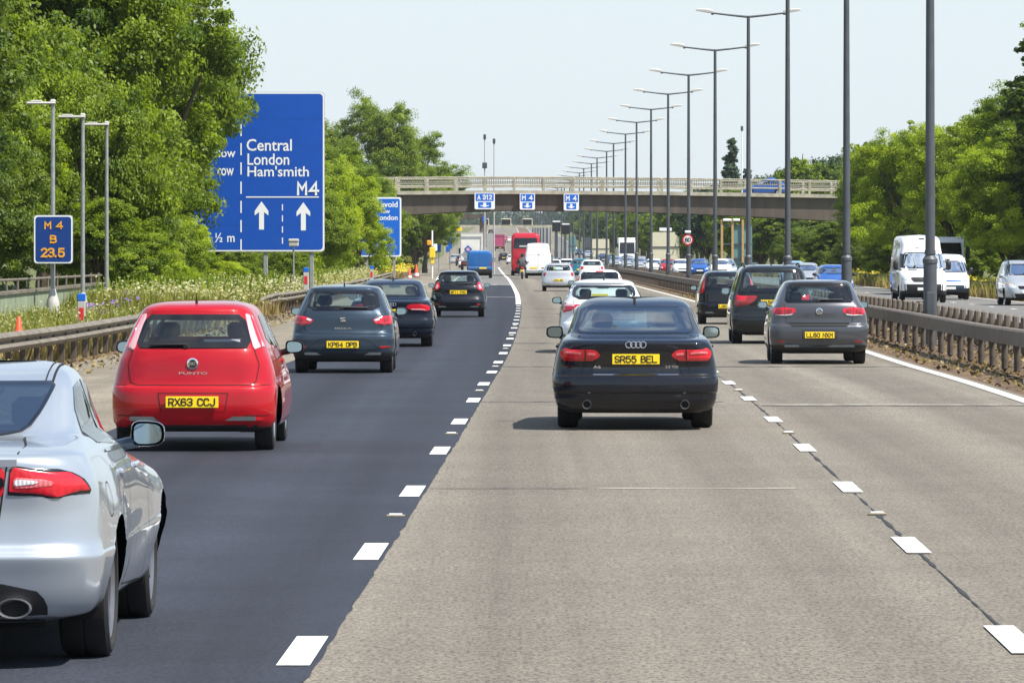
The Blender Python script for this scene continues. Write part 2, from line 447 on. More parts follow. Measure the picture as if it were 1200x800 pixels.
    def arches(s, r):
        for yw,zw in s.wheels:
            dd=np.hypot(s.V[:,1]-yw,s.V[:,2]-zw); side=np.abs(s.V[:,0])>.45
            inn=(dd<r)&side
            s.keep&=~(inn[s.F].sum(1)>=3)
        s.ar=r
    def body(s, name, mat, parent):
        F=s.F[s.keep]; V=s.V.copy()
        for yw,zw in (s.wheels or []):
            used=np.zeros(len(V),bool); used[F.ravel()]=True
            cnt=np.zeros(len(V),int); np.add.at(cnt,F.ravel(),1)
            dd=np.hypot(V[:,1]-yw,V[:,2]-zw)
            edge=used&(cnt<4)&(np.abs(V[:,0])>.45)&(dd<s.ar+.10)&(V[:,2]<zw+s.ar+.1)&(V[:,2]>.12)
            k=s.ar/np.maximum(dd,1e-6)
            V[edge,1]=yw+(V[edge,1]-yw)*k[edge]; V[edge,2]=zw+(V[edge,2]-zw)*k[edge]
        mats=mat if isinstance(mat,list) else [mat]
        o=quads(name,V,F,mats,parent,mi=s.mi[s.keep] if len(mats)>1 else None,smooth=True)
        import bmesh
        bm=bmesh.new(); bm.from_mesh(o.data)
        bmesh.ops.delete(bm,geom=[v for v in bm.verts if not v.link_faces],context='VERTS')
        bmesh.ops.recalc_face_normals(bm,faces=bm.faces); bm.to_mesh(o.data); bm.free()
        try: o.data.set_sharp_from_angle(angle=R(50))
        except Exception: pass
        return o
    def panel(s, name, poly, view, mats, parent, off=.004, thick=.01, nx=10, nz=8, border=0, mirror=False, smooth=True, g=None):
        poly=np.asarray(poly,float)
        if mirror: poly=poly*np.array([-1,1])
        z0,z1=poly[:,1].min(),poly[:,1].max(); e=(z1-z0)*1e-3
        if border>0:
            bz=min(border/(z1-z0),.3); Tz=np.concatenate([[0,bz],np.linspace(bz,1-bz,nz)[1:-1],[1-bz,1]])
        else: Tz=np.linspace(0,1,nz+1)
        rowsP=[]
        for t in Tz:
            z=min(max(z0+(z1-z0)*t,z0+e),z1-e); xs=[]
            for i in range(len(poly)):
                (xa,za),(xb,zb)=poly[i],poly[(i+1)%len(poly)]
                if (za>z)!=(zb>z): xs.append(xa+(xb-xa)*(z-za)/(zb-za))
            rowsP.append((z,min(xs),max(xs)))
        wmax=max(b-a for _,a,b in rowsP)
        out=[];cols=None
        for z,a,b in rowsP:
            if border>0:
                bx=min(border/max(b-a,1e-6),.3); Tx=np.concatenate([[0,bx],np.linspace(bx,1-bx,nx)[1:-1],[1-bx,1]])
            else: Tx=np.linspace(0,1,nx+1)
            cols=len(Tx)
            for t in Tx:
                p,n=s.ray(view,a+(b-a)*t,z); out.append((p,n))
        nr=len(rowsP); V=[p+n*off for p,n in out]; F=[];mi=[]
        for i in range(nr-1):
            for j in range(cols-1):
                F.append((i*cols+j,i*cols+j+1,(i+1)*cols+j+1,(i+1)*cols+j))
                mi.append(1 if border>0 and (i in(0,nr-2) or j in(0,cols-2)) else 0)
        loop=[j for j in range(cols)]+[i*cols+cols-1 for i in range(1,nr)]+[(nr-1)*cols+j for j in range(cols-2,-1,-1)]+[i*cols for i in range(nr-2,0,-1)]
        b0=len(V)
        for k in loop: V.append(out[k][0]-out[k][1]*(thick-off))
        for k in range(len(loop)):
            k2=(k+1)%len(loop); F.append((loop[k],loop[k2],b0+k2,b0+k)); mi.append(1 if border>0 else 0)
        if g is not None: g.add(V,F); return None
        me=bpy.data.meshes.new(name); me.from_pydata([tuple(p) for p in V],[],F)
        return finish(name,me,mats,mi,parent,smooth,angle=60)
    def strip(s, pts, view, width=.007, off=.002, step=.04, g=None, mirror=False):
        """a narrow line laid on the shell along a path given in the view plane"""
        P=[]
        for (a,b),(c,d) in zip(pts[:-1],pts[1:]):
            n=max(1,int(math.hypot(c-a,d-b)/step))
            for k in range(n): P.append((a+(c-a)*k/n,b+(d-b)*k/n))
        P.append(pts[-1])
        if mirror: P=[(-a,b) for a,b in P]
        V=[];F=[]
        for i,(a,b) in enumerate(P):
            q=P[min(i+1,len(P)-1)]; r=P[max(i-1,0)]
            tx,tz=q[0]-r[0],q[1]-r[1]; l=math.hypot(tx,tz) or 1; nx_,nz_=-tz/l,tx/l
            for sg in(-1,1):
                p,n=s.ray(view,a+nx_*width/2*sg,b+nz_*width/2*sg); V.append(p+n*off)
        for i in range(len(P)-1): F.append((2*i,2*i+1,2*i+3,2*i+2))
        g.add(V,F)

def wheel_meshes(r, w, rim_r, spokes=5, rim_mat='alloy', n=28, double=False):
    t=G(); h=w/2
    t.lathe([(rim_r,-h*.8),(rim_r+.02,-h),(r-.03,-h),(r-.008,-h*.86),(r,-h*.6),(r,-.01),(r-.006,-.008),(r-.006,.008),(r,.01),(r,h*.6),(r-.008,h*.86),(r-.03,h),(rim_r+.02,h),(rim_r,h*.8)],axis='x',n=n)
    q=G()
    q.lathe([(rim_r+.004,-h*.8),(rim_r+.004,h*.82),(rim_r-.012,h*.9),(rim_r-.03,h*.74),(rim_r-.03,-h*.4),(.05,-h*.4)],axis='x',n=n)
    q.lathe([(.001,h*.72),(.05,h*.72),(.065,h*.5),(.065,-h*.4)],axis='x',n=12)
    for k in range(spokes):
        for o in ((-.09,.09) if double else (0,)):
            a=2*math.pi*k/spokes+o; ca,sa=math.cos(a),math.sin(a); ww=.016 if double else .028
            V=[]
            for rr,hw,dx in((.05,ww*1.3,h*.70),(rim_r*.6,ww,h*.72),(rim_r-.012,ww*1.3,h*.78)):
                for sg in(-1,1):
                    for d in(0,-.03): V.append((dx+d,rr*ca-sg*hw*sa,rr*sa+sg*hw*ca))
            F=[]
            for i in range(2):
                b=i*4; F+=[(b,b+2,b+6,b+4),(b,b+4,b+5,b+1),(b+2,b+3,b+7,b+6)]
            q.add(V,F)
    return t,q
_wc={}
def add_wheels(root, sh, half, r, w, rim_r, **kw):
    key=(r,w,rim_r,tuple(sorted(kw.items())))
    if key not in _wc:
        t,q=wheel_meshes(r,w,rim_r,**{k:v for k,v in kw.items() if k!='rim_mat'})
        to=t.build('wheel','rubber'); qo=fixn(q.build('rim',kw.get('rim_mat','alloy')))
        _wc[key]=(to.data,qo.data); bpy.data.objects.remove(to); bpy.data.objects.remove(qo)
    td,qd=_wc[key]
    for yw,zw in sh.wheels:
        for sx in(1,-1):
            o=bpy.data.objects.new('wheel',td); COL.objects.link(o); o.parent=root
            o.location=(sx*(min(half,sh.ray('right',yw,zw+r+.09)[0].x-.03)-w/2),yw,r); o.rotation_euler=(random.uniform(0,6),0,0) if sx>0 else (random.uniform(0,6),0,math.pi)
            c=bpy.data.objects.new('rim',qd); COL.objects.link(c); c.parent=o
def mirror_part(root, x, y, z, w=.20, h=.14, mat='paint_black', sides=(-1,1), dep=.12, arm=.09, tilt=.03):
    for sx in sides:
        g=G(); V=[];F=[]; N=16; rings=[(-.0,.96),(.02,1.0),(.06,.95),(.10,.72),(dep,.35)]
        for dy,sc in rings:
            for k in range(N):
                a=2*math.pi*k/N; ca,sa=math.cos(a),math.sin(a)
                ex=abs(ca)**.6*math.copysign(1,ca); ez=abs(sa)**.6*math.copysign(1,sa)
                V.append((ex*w/2*sc*(1.0),dy,ez*h/2*sc*(1+.12*ca*sx*-1)))
        for i in range(len(rings)-1):
            for k in range(N): F.append((i*N+k,i*N+(k+1)%N,(i+1)*N+(k+1)%N,(i+1)*N+k))
        F.append(tuple((len(rings)-1)*N+k for k in range(N)))
        g.add(V,F)
        g.tube([(-sx*w*.3,.06,-h*.30),(-sx*(w/2+arm),.08,-h*.52)],[.035,.03],8)
        mo=fixn(g.build('mirror',mat,root,loc=(sx*x,y,z)))
        q=G(); q.add([(v[0]*.84,-.006+(v[2]+h*.5)*tilt,v[2]*.82) for v in V[:N]],[tuple(range(N))])
        q.build('mirror_glass','mirror_glass',mo,smooth=False)
def plate(root, sh, txt, zc, w=.52, h=.111, view='rear', xc=0, mat='plate_yellow', proud=.012):
    ys=[sh.ray(view,xc+a*w/2,zc+b*h/2)[0].y for a in(-1,0,1) for b in(-1,1)]
    y=(min(ys)-proud) if view=='rear' else (max(ys)+proud)
    sg=1 if view=='rear' else -1
    g=G(); g.box((0,0,0),(w,.008,h),bev=.003)
    p=g.build('number_plate',mat,root,loc=(xc,y,zc),smooth=False)
    if txt:
        t=G(); stroke_text(t,txt,-w*.45,w*.45,-h*.36,h*.36,-.0055*sg,wt=.17)
        if view=='front': t.v=[(-a,b,c) for a,b,c in t.v]
        t.build('plate_lettering','plate_ink',p,smooth=False)
    return p
def interior(root, H, yfront, yrear, floor=.35, w=.62, seats=True, belt=.95, headrests=True, mat='seat_fabric', shelf=None, rear_heads=False):
    g=G()
    if seats:
        for sx in(-1,1):
            x=sx*.36
            g.box((x,yfront-.02,.52),(.50,.5,.16),bev=.05)
            g.box((x,yfront-.27,.78),(.46,.13,.56),bev=.06,rot=Matrix.Rotation(R(14),3,'X'))
            if headrests: g.box((x,yfront-.37,1.175),(.24,.09,.17),bev=.05); g.tube([(x-.05,yfront-.36,1.0),(x-.05,yfront-.37,1.12)],.012,6); g.tube([(x+.05,yfront-.36,1.0),(x+.05,yfront-.37,1.12)],.012,6)
        g.box((0,yrear,.66),(1.22,.16,.50),bev=.06,rot=Matrix.Rotation(R(16),3,'X'))
        if rear_heads:
            for x in(-.40,.40): g.box((x,yrear-.10,1.02),(.24,.08,.12),bev=.03)
    g.box((0,yfront+.85,.83),(1.28,.35,.22),bev=.07)
    g.lathe([(.17,-.015),(.19,-.015),(.19,.015),(.17,.015),(.17,-.015)],c=(.36,yfront+.52,.90),axis='y',n=18)
    g.box((0,(yfront+yrear)/2,floor-.02),(w*2,yfront-yrear+2.2,.04))
    if shelf: g.box((0,shelf[0],shelf[1]),(1.15,shelf[2],.02))
    g.box((0,yfront+.42,H-.17),(.24,.03,.07),bev=.02)
    return g.build('interior',mat,root)
def under(root, L, wid, y0=.35):
    g=G(); g.box((0,L/2,.27),(wid*2,L-.75,.16),bev=.05)
    g.tube([(.35,.25,.24),(.35,1.2,.24)],.03,8)
    return g.build('underbody','underbody',root)
def wells(root, sh, half, r):
    for yw,zw in sh.wheels:
        for sx in(-1,1):
            g=G(); hs=min([half-.03]+[sh.ray('right',yw+math.cos(a)*(r+.05),zw+math.sin(a)*(r+.05))[0].x-.035 for a in np.linspace(.15,3.0,7)]); x0=sx*hs; x1=sx*(hs-.31)
            prof=[(r,x0),(r,x1),(.01,x1)]
            g.lathe([(a,b) for a,b in prof],c=(0,yw,zw),axis='x',n=20,a0=R(-20),a1=R(200))
            g.build('wheel_arch_liner','underbody',root)
def place(root, px, d, yaw=0.0, dz=0.0):
    root.location=(X(px,d),d,zr(d+2)+dz); root.rotation_euler=(0,0,heading(d+2)+yaw)
def car(name, label, cat, px, d, s, group=None, yaw=0.0):
    root=thing(name,label,cat,group=group)
    L,H,half=s['L'],s['H'],s['half']
    lod=s.get('lod',0)
    sh=Shell(L,H,s['rear'],s['hood'],front=s.get('front'),corner=s.get('corner'),bow=s.get('bow',.06),fbow=s.get('fbow',.1),
             wheels=s['wheels'],flare=s.get('flare'),sub=(7,5,4)[lod],nside=(96,60,26)[lod],nr=(16,10,7)[lod],ncorn=(10,6,5)[lod],nf=(10,8,7)[lod],wr=s.get('wr',.985),wf=s.get('wf',.95))
    r=s['r']
    sh.arches(r+s.get('gapr',.04))
    if 'low' in s: sh.mi[(sh.C[:,2]<s['low'])]=1
    if 'roofmat' in s: sh.mi[(sh.C[:,2]>s['roofz'])]=2
    rg=s.get('rglass','glass'); fb=s.get('frit',.05)
    if 'rearwin' in s:
        q=round_poly(s['rearwin'],s.get('rwr',.06)); sh.cut(q,'rear',fb*.35)
    for sw in s.get('side',[]):
        q=round_poly(sw,.04)
        for v in('right','left'): sh.cut(q,v,.015)
    if 'screen' in s:
        q=round_poly(s['screen'],.08); sh.cut(q,'front',.02)
    mats=[M[s['paint']],M['black_plastic']]
    if 'roofmat' in s: mats.append(M[s['roofmat']])
    sh.body('body',mats,root)
    nx,nz=((14,9),(10,7),(6,5))[lod]
    if 'rearwin' in s: sh.panel('rear_window',round_poly(s['rearwin'],s.get('rwr',.06)),'rear',[rg,'frit'],root,off=s.get('goff',.010),thick=.016,nx=nx,nz=nz,border=fb)
    for sw in s.get('side',[]):
        for v in('right','left'): sh.panel('side_window',round_poly(sw,.04),v,[s.get('sglass','glass'),'frit'],root,off=.004,nx=8,nz=6,border=.025)
    if 'screen' in s: sh.panel('windscreen',round_poly(s['screen'],.08),'front',[s.get('wglass','glass'),'frit'],root,off=.004,nx=nx,nz=nz,border=.04)
    for item in s.get('panels',[]):
        nm,poly,mat=item[:3]; o=item[3] if len(item)>3 else {}
        view=o.get('view','rear'); rr=o.get('round',.02)
        poly=round_poly(poly,rr) if rr else poly
        sides=(False,True) if o.get('mirror',True) else (False,)
        for mr in sides: 
            ob=sh.panel(nm,poly,view,mat,root,off=o.get('off',.006),thick=o.get('thick',.014),nx=o.get('nx',8 if lod<2 else 4),nz=o.get('nz',6 if lod<2 else 3),mirror=mr,border=o.get('border',0))
            for si,sub in enumerate(o.get('subs',[])):
                sh.panel(sub[0],round_poly(sub[1],.012),view,sub[2],ob,off=o.get('off',.006)+.006+.003*si,thick=.010,nx=9,nz=5,mirror=mr)
    if s.get('seams'):
        g=G()
        for pts,mir in s['seams']:
            sh.strip(pts,'rear',.008,.0025,g=g)
            if mir: sh.strip(pts,'rear',.008,.0025,g=g,mirror=True)
        if lod<2: g.build('panel_gap','gap',root)
    if s.get('sideseams') and lod<2:
        g=G()
        for pts in s['sideseams']:
            for v in('right','left'): sh.strip(pts,v,.008,.0025,g=g)
        g.build('door_gap','gap',root)
    for hd in s.get('handles',[]):
        for v,sx in(('right',1),('left',-1)):
            p,n=sh.ray(v,hd[0],hd[1]); g=G(); g.box((0,0,0),(.035,.19,.035),bev=.012)
            g.build('door_handle',s.get('handlemat',s['paint']),root,loc=(p.x+sx*.006,p.y,p.z))
    if 'plate' in s: plate(root,sh,*s['plate'])
    if 'fplate' in s: plate(root,sh,s['fplate'][0],s['fplate'][1],view='front',mat='plate_white')
    if 'mirrors' in s:
        x,y,z=s['mirrors'][:3]; mirror_part(root,x,y,z,mat=s.get('mirrormat',s['paint']),**s.get('mkw',{}))
    for (x,z,rx,rz) in s.get('exhaust',[]):
        g=G(); V=[];F=[];N=16
        y0=sh.ray('rear',x,z)[0].y
        for yy,sc in((y0+.15,.9),(y0-.045,1),(y0-.055,.95),(y0-.045,.86),(y0-.02,.8)):
            for k in range(N):
                a=2*math.pi*k/N; V.append((x+math.cos(a)*rx*sc,yy,z+math.sin(a)*rz*sc))
        for i in range(4):
            for k in range(N): F.append((i*N+k,i*N+(k+1)%N,(i+1)*N+(k+1)%N,(i+1)*N+k))
        F.append(tuple(4*N+k for k in range(N))); g.add(V,F,0)
        g.m[-1]=1
        fixn(g.build('exhaust_pipe',['alloy','gap'],root))
    add_wheels(root,sh,s.get('track',half-.02),r,s.get('tw',.215),s.get('rimr',.22),**s.get('wk',{}))
    wells(root,sh,half,r+.04); under(root,L,half-.27)
    if 'inter' in s: interior(root,H,*s['inter'][0],**s['inter'][1])
    if s.get('wiper'):
        x0,z0,x1,z1=s['wiper']; g=G(); P=[]
        for t in np.linspace(0,1,6):
            p,n=sh.ray('rear',x0+(x1-x0)*t,z0+(z1-z0)*t); P.append(p+n*.028)
        g.tube(P,[.016,.014,.012,.011,.010,.008],6)
        p,n=sh.ray('rear',x0,z0); g.lathe([(.001,-.035),(.028,-.03),(.028,.0),(.0,.0)],c=p+n*.002,axis='y',n=12)
        g.build('wiper','black_plastic',root)
    if s.get('antenna'):
        y,h=s['antenna'][:2]; g=G(); z=sh.ray('top',0,y)[0].z
        if s['antenna'][2:]==('fin',): g.prism([(y-.02,z-.01),(y+.14,z-.01),(y+.04,z+h*.8),(y-.01,z+h)],-.015,.015,axis='x')
        else: g.tube([(0,y,z-.01),(0,y,z+.03)],.014,8); g.tube([(0,y,z+.02),(0,y-.03,z+h)],[.007,.004],6)
        g.build('antenna','black_plastic',root)
    if s.get('extra'): s['extra'](root,sh)
    place(root,px,d,yaw)
    return root,sh
def badge_text(root, sh, txt, x0,x1,z0,z1, mat='chrome', name='model_lettering', bold=.01, keep=False):
    y=min(sh.ray('rear',x,z)[0].y for x in(x0,x1) for z in(z0,z1))-.006
    g=G(); text_fit(g,txt,x0,x1,z0,z1,y,bold=bold,keep=keep)
    # give the letters thickness
    n=len(g.v); g.build(name,mat,root,smooth=False)
def ring(g, c, r, t, n=24, axis='y'):
    pts=[(c[0]+math.cos(a)*r,c[1],c[2]+math.sin(a)*r) for a in np.linspace(0,2*math.pi,n+1)]
    g.tube(pts,t,6)

SIDE3=lambda a,b: [[(a,b)]]
# --- the black executive saloon in the middle lane ------------------------------------------------
def a6_extra(root, sh):
    g=G()
    y=sh.ray('rear',0,.945)[0].y-.012
    for k in range(4): ring(g,(-.078+k*.052,y-.002*(k%2),.945),.034,.0048)
    g.build('badge','chrome',root)
    badge_text(root,sh,'A6',-.47,-.385,.685,.715)
    badge_text(root,sh,'2.0 TDI',.325,.465,.688,.715)
    g=G(); sh.strip([(-.47,.612),(.47,.612)],'rear',.012,.008,g=g); g.build('boot_trim','chrome',root)
A6=dict(L=4.92,H=1.455,half=.925,paint='paint_black',r=.335,tw=.235,rimr=.235,low=.255,
  rear=[(.16,.19,.72,0),(.08,.24,.86,1),(.03,.35,.908,2),(.028,.405,.912,2.3),(.004,.43,.922,2.5),(0,.50,.927,3),(.01,.585,.925,3.5),(.055,.615,.915,3.8),(.07,.70,.908,4.2),(.055,.82,.885,4.8),(.04,.90,.865,5.1),(.035,.955,.84,5.4),(.10,.992,.82,5.6),(.35,1.02,.79,5.85),(.66,1.045,.755,6),(1.0,1.20,.695,6.5),(1.32,1.345,.632,7),(1.62,1.413,.545,8),(1.95,1.445,.37,9),(2.3,1.455,.015,10)],
  hood=(1.0,3.50,2.72),wheels=[(1.14,.335),(3.98,.335)],bow=.10,
  rearwin=[(-.665,1.055),(.665,1.055),(.585,1.35),(-.585,1.35)],frit=.014,goff=.004,rglass='glass_saloon',rwr=.08,
  side=[[(1.02,1.06),(1.95,1.06),(1.98,1.36),(1.60,1.35),(1.25,1.20)],[(2.03,1.06),(3.18,1.05),(2.62,1.355),(2.06,1.36)]],
  screen=[(-.66,1.03),(.66,1.03),(.53,1.33),(-.53,1.33)],
  panels=[('plate_recess',[(-.385,.87),(.385,.87),(.50,.622),(-.50,.622)],'gloss_black',dict(mirror=False,off=.003,nx=12,round=.03)),
          ('tail_light',[(.385,.83),(.46,.895),(.80,.908),(.835,.85),(.80,.765),(.46,.765)],'lamp_red',dict(subs=[('lamp_strip',[(.60,.862),(.79,.87),(.79,.845),(.60,.838)],'lamp_lens_light'),('lamp_strip',[(.44,.85),(.53,.858),(.53,.832),(.44,.826)],'lamp_lens_light'),('lens_lower',[(.43,.80),(.80,.80),(.775,.772),(.46,.772)],'lamp_dark_red'),('lens_split',[(.548,.905),(.562,.905),(.562,.766),(.548,.766)],'gloss_black')]))],
  seams=[([(-.385,.87),(-.52,.61),(.52,.61),(.385,.87)],False),([(.558,.905),(.558,.765),(.60,.62)],True),([(.56,.9),(.70,1.01)],True),([(-.86,.60),(.86,.60)],False)],
  sideseams=[[(1.98,1.05),(1.90,.5),(1.9,.25)],[(3.2,1.03),(3.22,.5),(3.2,.25)],[(1.1,1.03),(1.3,.75)],[(1.9,.27),(3.2,.27)]],
  handles=[(1.55,.90),(2.55,.90)],handlemat='paint_black',
  plate=('SR55 BEL',.785),mirrors=(.905,3.1,1.035),mkw=dict(w=.20,h=.145,tilt=-.01),mirrormat='paint_black',
  exhaust=[(-.54,.287,.05,.05),(.54,.287,.05,.05)],antenna=(1.55,.055,'fin'),
  inter=((2.75,1.65),dict(shelf=(1.0,.98,.7))),extra=a6_extra)
# --- silver saloon close by on the left -----------------------------------------------------------
def xf_extra(root, sh):
    g=G(); sh.strip([(-.50,1.0),(.50,1.0)],'rear',.03,.010,g=g); g.build('boot_trim','alloy_dark',root)
    for sx in(-1,1):
        g=G(); sh.strip([(sx*.53,1.52),(sx*.525,2.0),(sx*.52,2.7)],'top',.012,.003,g=g); sh.strip([(sx*.495,1.52),(sx*.49,2.0),(sx*.485,2.7)],'top',.007,.003,g=g); g.build('roof_seam','gap',root)
    g=G(); sh.strip([(.78+math.cos(a)*.085,.80+math.sin(a)*.085) for a in np.linspace(0,6.283,20)],'right',.006,.002,g=g); g.build('fuel_flap_gap','gap',root)
    for v in('right','left'):
        g=G(); sh.strip([(1.28,1.022),(3.02,1.00)],v,.018,.007,g=g); g.build('window_trim','chrome',root)
def xf_flare(P):
    Q=P.copy()
    for yw in(1.12,4.03):
        f=.035*np.exp(-((Q[:,:,1]-yw)/.42)**2)*np.exp(-((Q[:,:,2]-.66)/.22)**2)
        Q[:,:,0]*=1+f
    f=.022*np.exp(-((Q[:,:,2]-.52)/.12)**2)*np.exp(-((Q[:,:,1]-2.5)/.8)**2); Q[:,:,0]*=1-f
    return Q
XF=dict(L=4.96,H=1.46,half=.93,paint='paint_silver',r=.345,tw=.245,rimr=.262,low=.20,flare=xf_flare,wk=dict(spokes=5,double=True,rim_mat='alloy_dark'),
  rear=[(.16,.23,.70,0),(.09,.27,.84,1),(.045,.36,.885,2),(.02,.46,.905,2.5),(0,.545,.912,3),(.018,.575,.905,3.3),(.05,.62,.90,3.7),(.06,.76,.892,4.4),(.045,.90,.872,5),(.04,.985,.84,5.3),(.06,1.03,.815,5.5),(.16,1.055,.79,5.65),(.45,1.085,.75,5.85),(.76,1.105,.715,6),(1.12,1.235,.665,6.5),(1.45,1.345,.625,7),(1.75,1.413,.565,8),(2.1,1.448,.43,9),(2.45,1.46,.015,10)],
  hood=(1.0,3.52,2.75),wheels=[(1.10,.345),(4.01,.345)],bow=.13,
  corner=[(0,.38,.30,.35,.5),(5,.36,.30,.35,.6),(6,.26,.42,.30,.45),(8,.22,.40,.3,.4),(10,.3,.4,.3,.4)],
  rearwin=[(-.34,1.105),(.34,1.105),(.47,1.13),(.52,1.22),(.555,1.355),(-.555,1.355),(-.52,1.22),(-.47,1.13)],frit=.02,gapr=.022,wf=.975,rglass='glass_saloon',rwr=.035,
  side=[[(1.26,1.04),(1.97,1.035),(2.0,1.355),(1.72,1.335),(1.45,1.215)],[(2.05,1.035),(3.02,1.02),(2.62,1.32),(2.3,1.355),(2.07,1.358)]],
  screen=[(-.62,1.04),(.62,1.04),(.50,1.335),(-.50,1.335)],
  panels=[('tail_light',[(.455,.835),(.468,.99),(.62,.985),(.74,.965),(.81,.925),(.842,.87),(.835,.845),(.70,.832)],'gloss_black',dict(nx=14,nz=9,round=.02,off=.004,subs=[('lens',[(.462,.843),(.473,.982),(.62,.978),(.735,.958),(.80,.92),(.832,.87),(.826,.852),(.70,.84)],'lamp_red'),('reversing_light',[(.482,.885),(.486,.935),(.60,.930),(.66,.918),(.675,.905),(.66,.893),(.58,.885)],'lamp_lens_light'),('reversing_lens',[(.488,.895),(.49,.926),(.57,.922),(.61,.912),(.57,.9)],'lamp_clear')])),
          ('boot_light',[(.28,.845),(.28,.98),(.448,.982),(.433,.832)],'lamp_red',dict(subs=[('lamp_strip',[(.29,.885),(.44,.885),(.44,.935),(.29,.935)],'gloss_black')])),
          ('bumper_valance',[(-.60,.20),(-.66,.30),(-.60,.40),(-.48,.425),(.48,.425),(.60,.40),(.66,.30),(.60,.20)],'black_plastic',dict(mirror=False,nx=20,off=.004,round=.06))],
  seams=[([(.47,1.10),(.515,1.075),(.50,1.045),(.452,.98),(.43,.83),(.40,.62),(-.40,.62)],False),([(-.47,1.10),(-.515,1.075),(-.50,1.045),(-.452,.98),(-.43,.83),(-.40,.62)],False)],
  sideseams=[[(2.02,1.02),(1.95,.62),(1.90,.45),(1.62,.33)],[(3.06,1.0),(3.12,.6),(3.10,.27)],[(1.28,1.0),(1.42,.82)],[(1.62,.33),(3.1,.27)]],
  handles=[(1.62,.905),(2.62,.90)],
  plate=('',.70),mirrors=(.90,3.02,1.045),mkw=dict(w=.185,h=.138,arm=.11,tilt=-.04),mirrormat='paint_slate',
  exhaust=[(-.49,.305,.085,.05),(.49,.305,.085,.05)],
  inter=((2.75,1.75),dict(shelf=(1.1,1.02,.8))),extra=xf_extra)
# --- red hatchback --------------------------------------------------------------------------------
def round_badge(root, sh, x, z, r, inner='gloss_black', txt=None, c2=None):
    y=sh.ray('rear',x,z)[0].y-.010
    g=G(); g.lathe([(.0005,-.004),(r*.72,-.004),(r*.74,-.008),(r,-.006),(r*1.02,.012)],c=(x,y,z),axis='y',n=26)
    b=fixn(g.build('badge','chrome',root))
    g=G(); g.lathe([(.0005,-.0085),(r*.70,-.0085),(r*.71,-.003)],c=(x,y,z),axis='y',n=26)
    q=fixn(g.build('badge_face',inner,b))
    if txt:
        g=G(); text_fit(g,txt,x-r*.55,x+r*.55,z-r*.30,z+r*.30,y-.0105,bold=.01); g.build('badge_lettering',c2 or 'chrome',b,smooth=False)
def punto_extra(root, sh):
    round_badge(root,sh,0,.872,.056,'frit','FIAT')
    badge_text(root,sh,'PUNTO',-.135,.145,.765,.79)
    p,n=sh.ray('rear',.28,1.08); g=G(); g.box((0,0,0),(.36,.004,.06)); g.build('windscreen_sticker','paper_white',root,loc=(p.x,p.y+.03,p.z))
PUNTO=dict(L=4.06,H=1.49,half=.843,paint='paint_red',r=.305,tw=.19,rimr=.205,low=.245,wk=dict(spokes=7),
  rear=[(.14,.20,.68,0),(.07,.235,.80,1),(.02,.33,.838,2),(0,.45,.846,2.6),(.005,.56,.846,3.2),(.025,.63,.842,3.6),(.06,.665,.836,3.9),(.085,.76,.822,4.4),(.10,.88,.79,5),(.13,.99,.75,5.8),(.17,1.05,.728,6),(.29,1.20,.668,6.5),(.40,1.34,.60,7),(.43,1.405,.555,7.6),(.58,1.455,.46,8.3),(.95,1.482,.28,9.3),(1.3,1.49,.015,10)],
  hood=(1.02,3.10,2.15),wheels=[(.68,.305),(3.19,.305)],bow=.15,wr=.965,
  corner=[(0,.40,.30,.35,.5),(5,.40,.32,.35,.6),(6,.28,.36,.30,.45),(8,.22,.35,.3,.4),(10,.3,.4,.3,.4)],
  rearwin=[(-.575,1.02),(.575,1.02),(.525,1.20),(.475,1.35),(-.475,1.35),(-.525,1.20)],frit=.06,rwr=.05,
  side=[[(.72,1.06),(1.45,1.02),(1.5,1.36),(.95,1.34)],[(1.52,1.01),(2.92,.98),(2.2,1.345),(1.57,1.365)]],
  screen=[(-.64,1.05),(.64,1.05),(.52,1.35),(-.52,1.35)],
  panels=[('tail_light',[(.484,1.358),(.545,1.345),(.648,1.10),(.690,1.025),(.592,1.005),(.545,1.14)],'lamp_pink',dict(nx=8,nz=14,off=.013,thick=.022,round=.012,subs=[('lamp_strip',[(.525,1.343),(.543,1.338),(.644,1.09),(.682,1.032),(.650,1.022),(.60,1.14)],'lamp_red')])),
          ('plate_recess',[(-.335,.575),(.345,.575),(.315,.405),(-.305,.405)],'paint_red',dict(mirror=False,off=.003,nx=8)),
          ('reflector',[(.56,.338),(.66,.338),(.70,.33),(.68,.312),(.58,.312)],'lamp_red',dict(nz=3)),
          ('bumper_valance',[(-.66,.268),(.66,.268),(.60,.215),(-.60,.215)],'black_plastic',dict(mirror=False,nz=3))],
  seams=[([(-.60,1.0),(-.65,.86),(-.62,.69),(-.56,.66),(.56,.66),(.62,.69),(.65,.86),(.60,1.0)],False),([(-.34,.58),(.35,.58)],False),([(-.34,.58),(-.31,.40)],False),([(.35,.58),(.32,.40)],False),([(.50,.36),(.75,.36)],True),([(.80,.66),(.66,.66)],True)],
  sideseams=[[(1.50,1.0),(1.45,.6),(1.42,.28)],[(2.95,.97),(2.98,.6),(2.9,.28)],[(1.42,.28),(2.9,.28)]],
  handles=[(1.75,.87)],
  plate=('RX63 CCJ',.495),mirrors=(.875,2.62,.99),mkw=dict(w=.19,h=.135),mirrormat='black_plastic',
  wiper=(-.07,1.045,-.44,1.04),antenna=(.66,.10),
  inter=((2.10,1.15),dict(shelf=(.62,.97,.5))),extra=punto_extra)
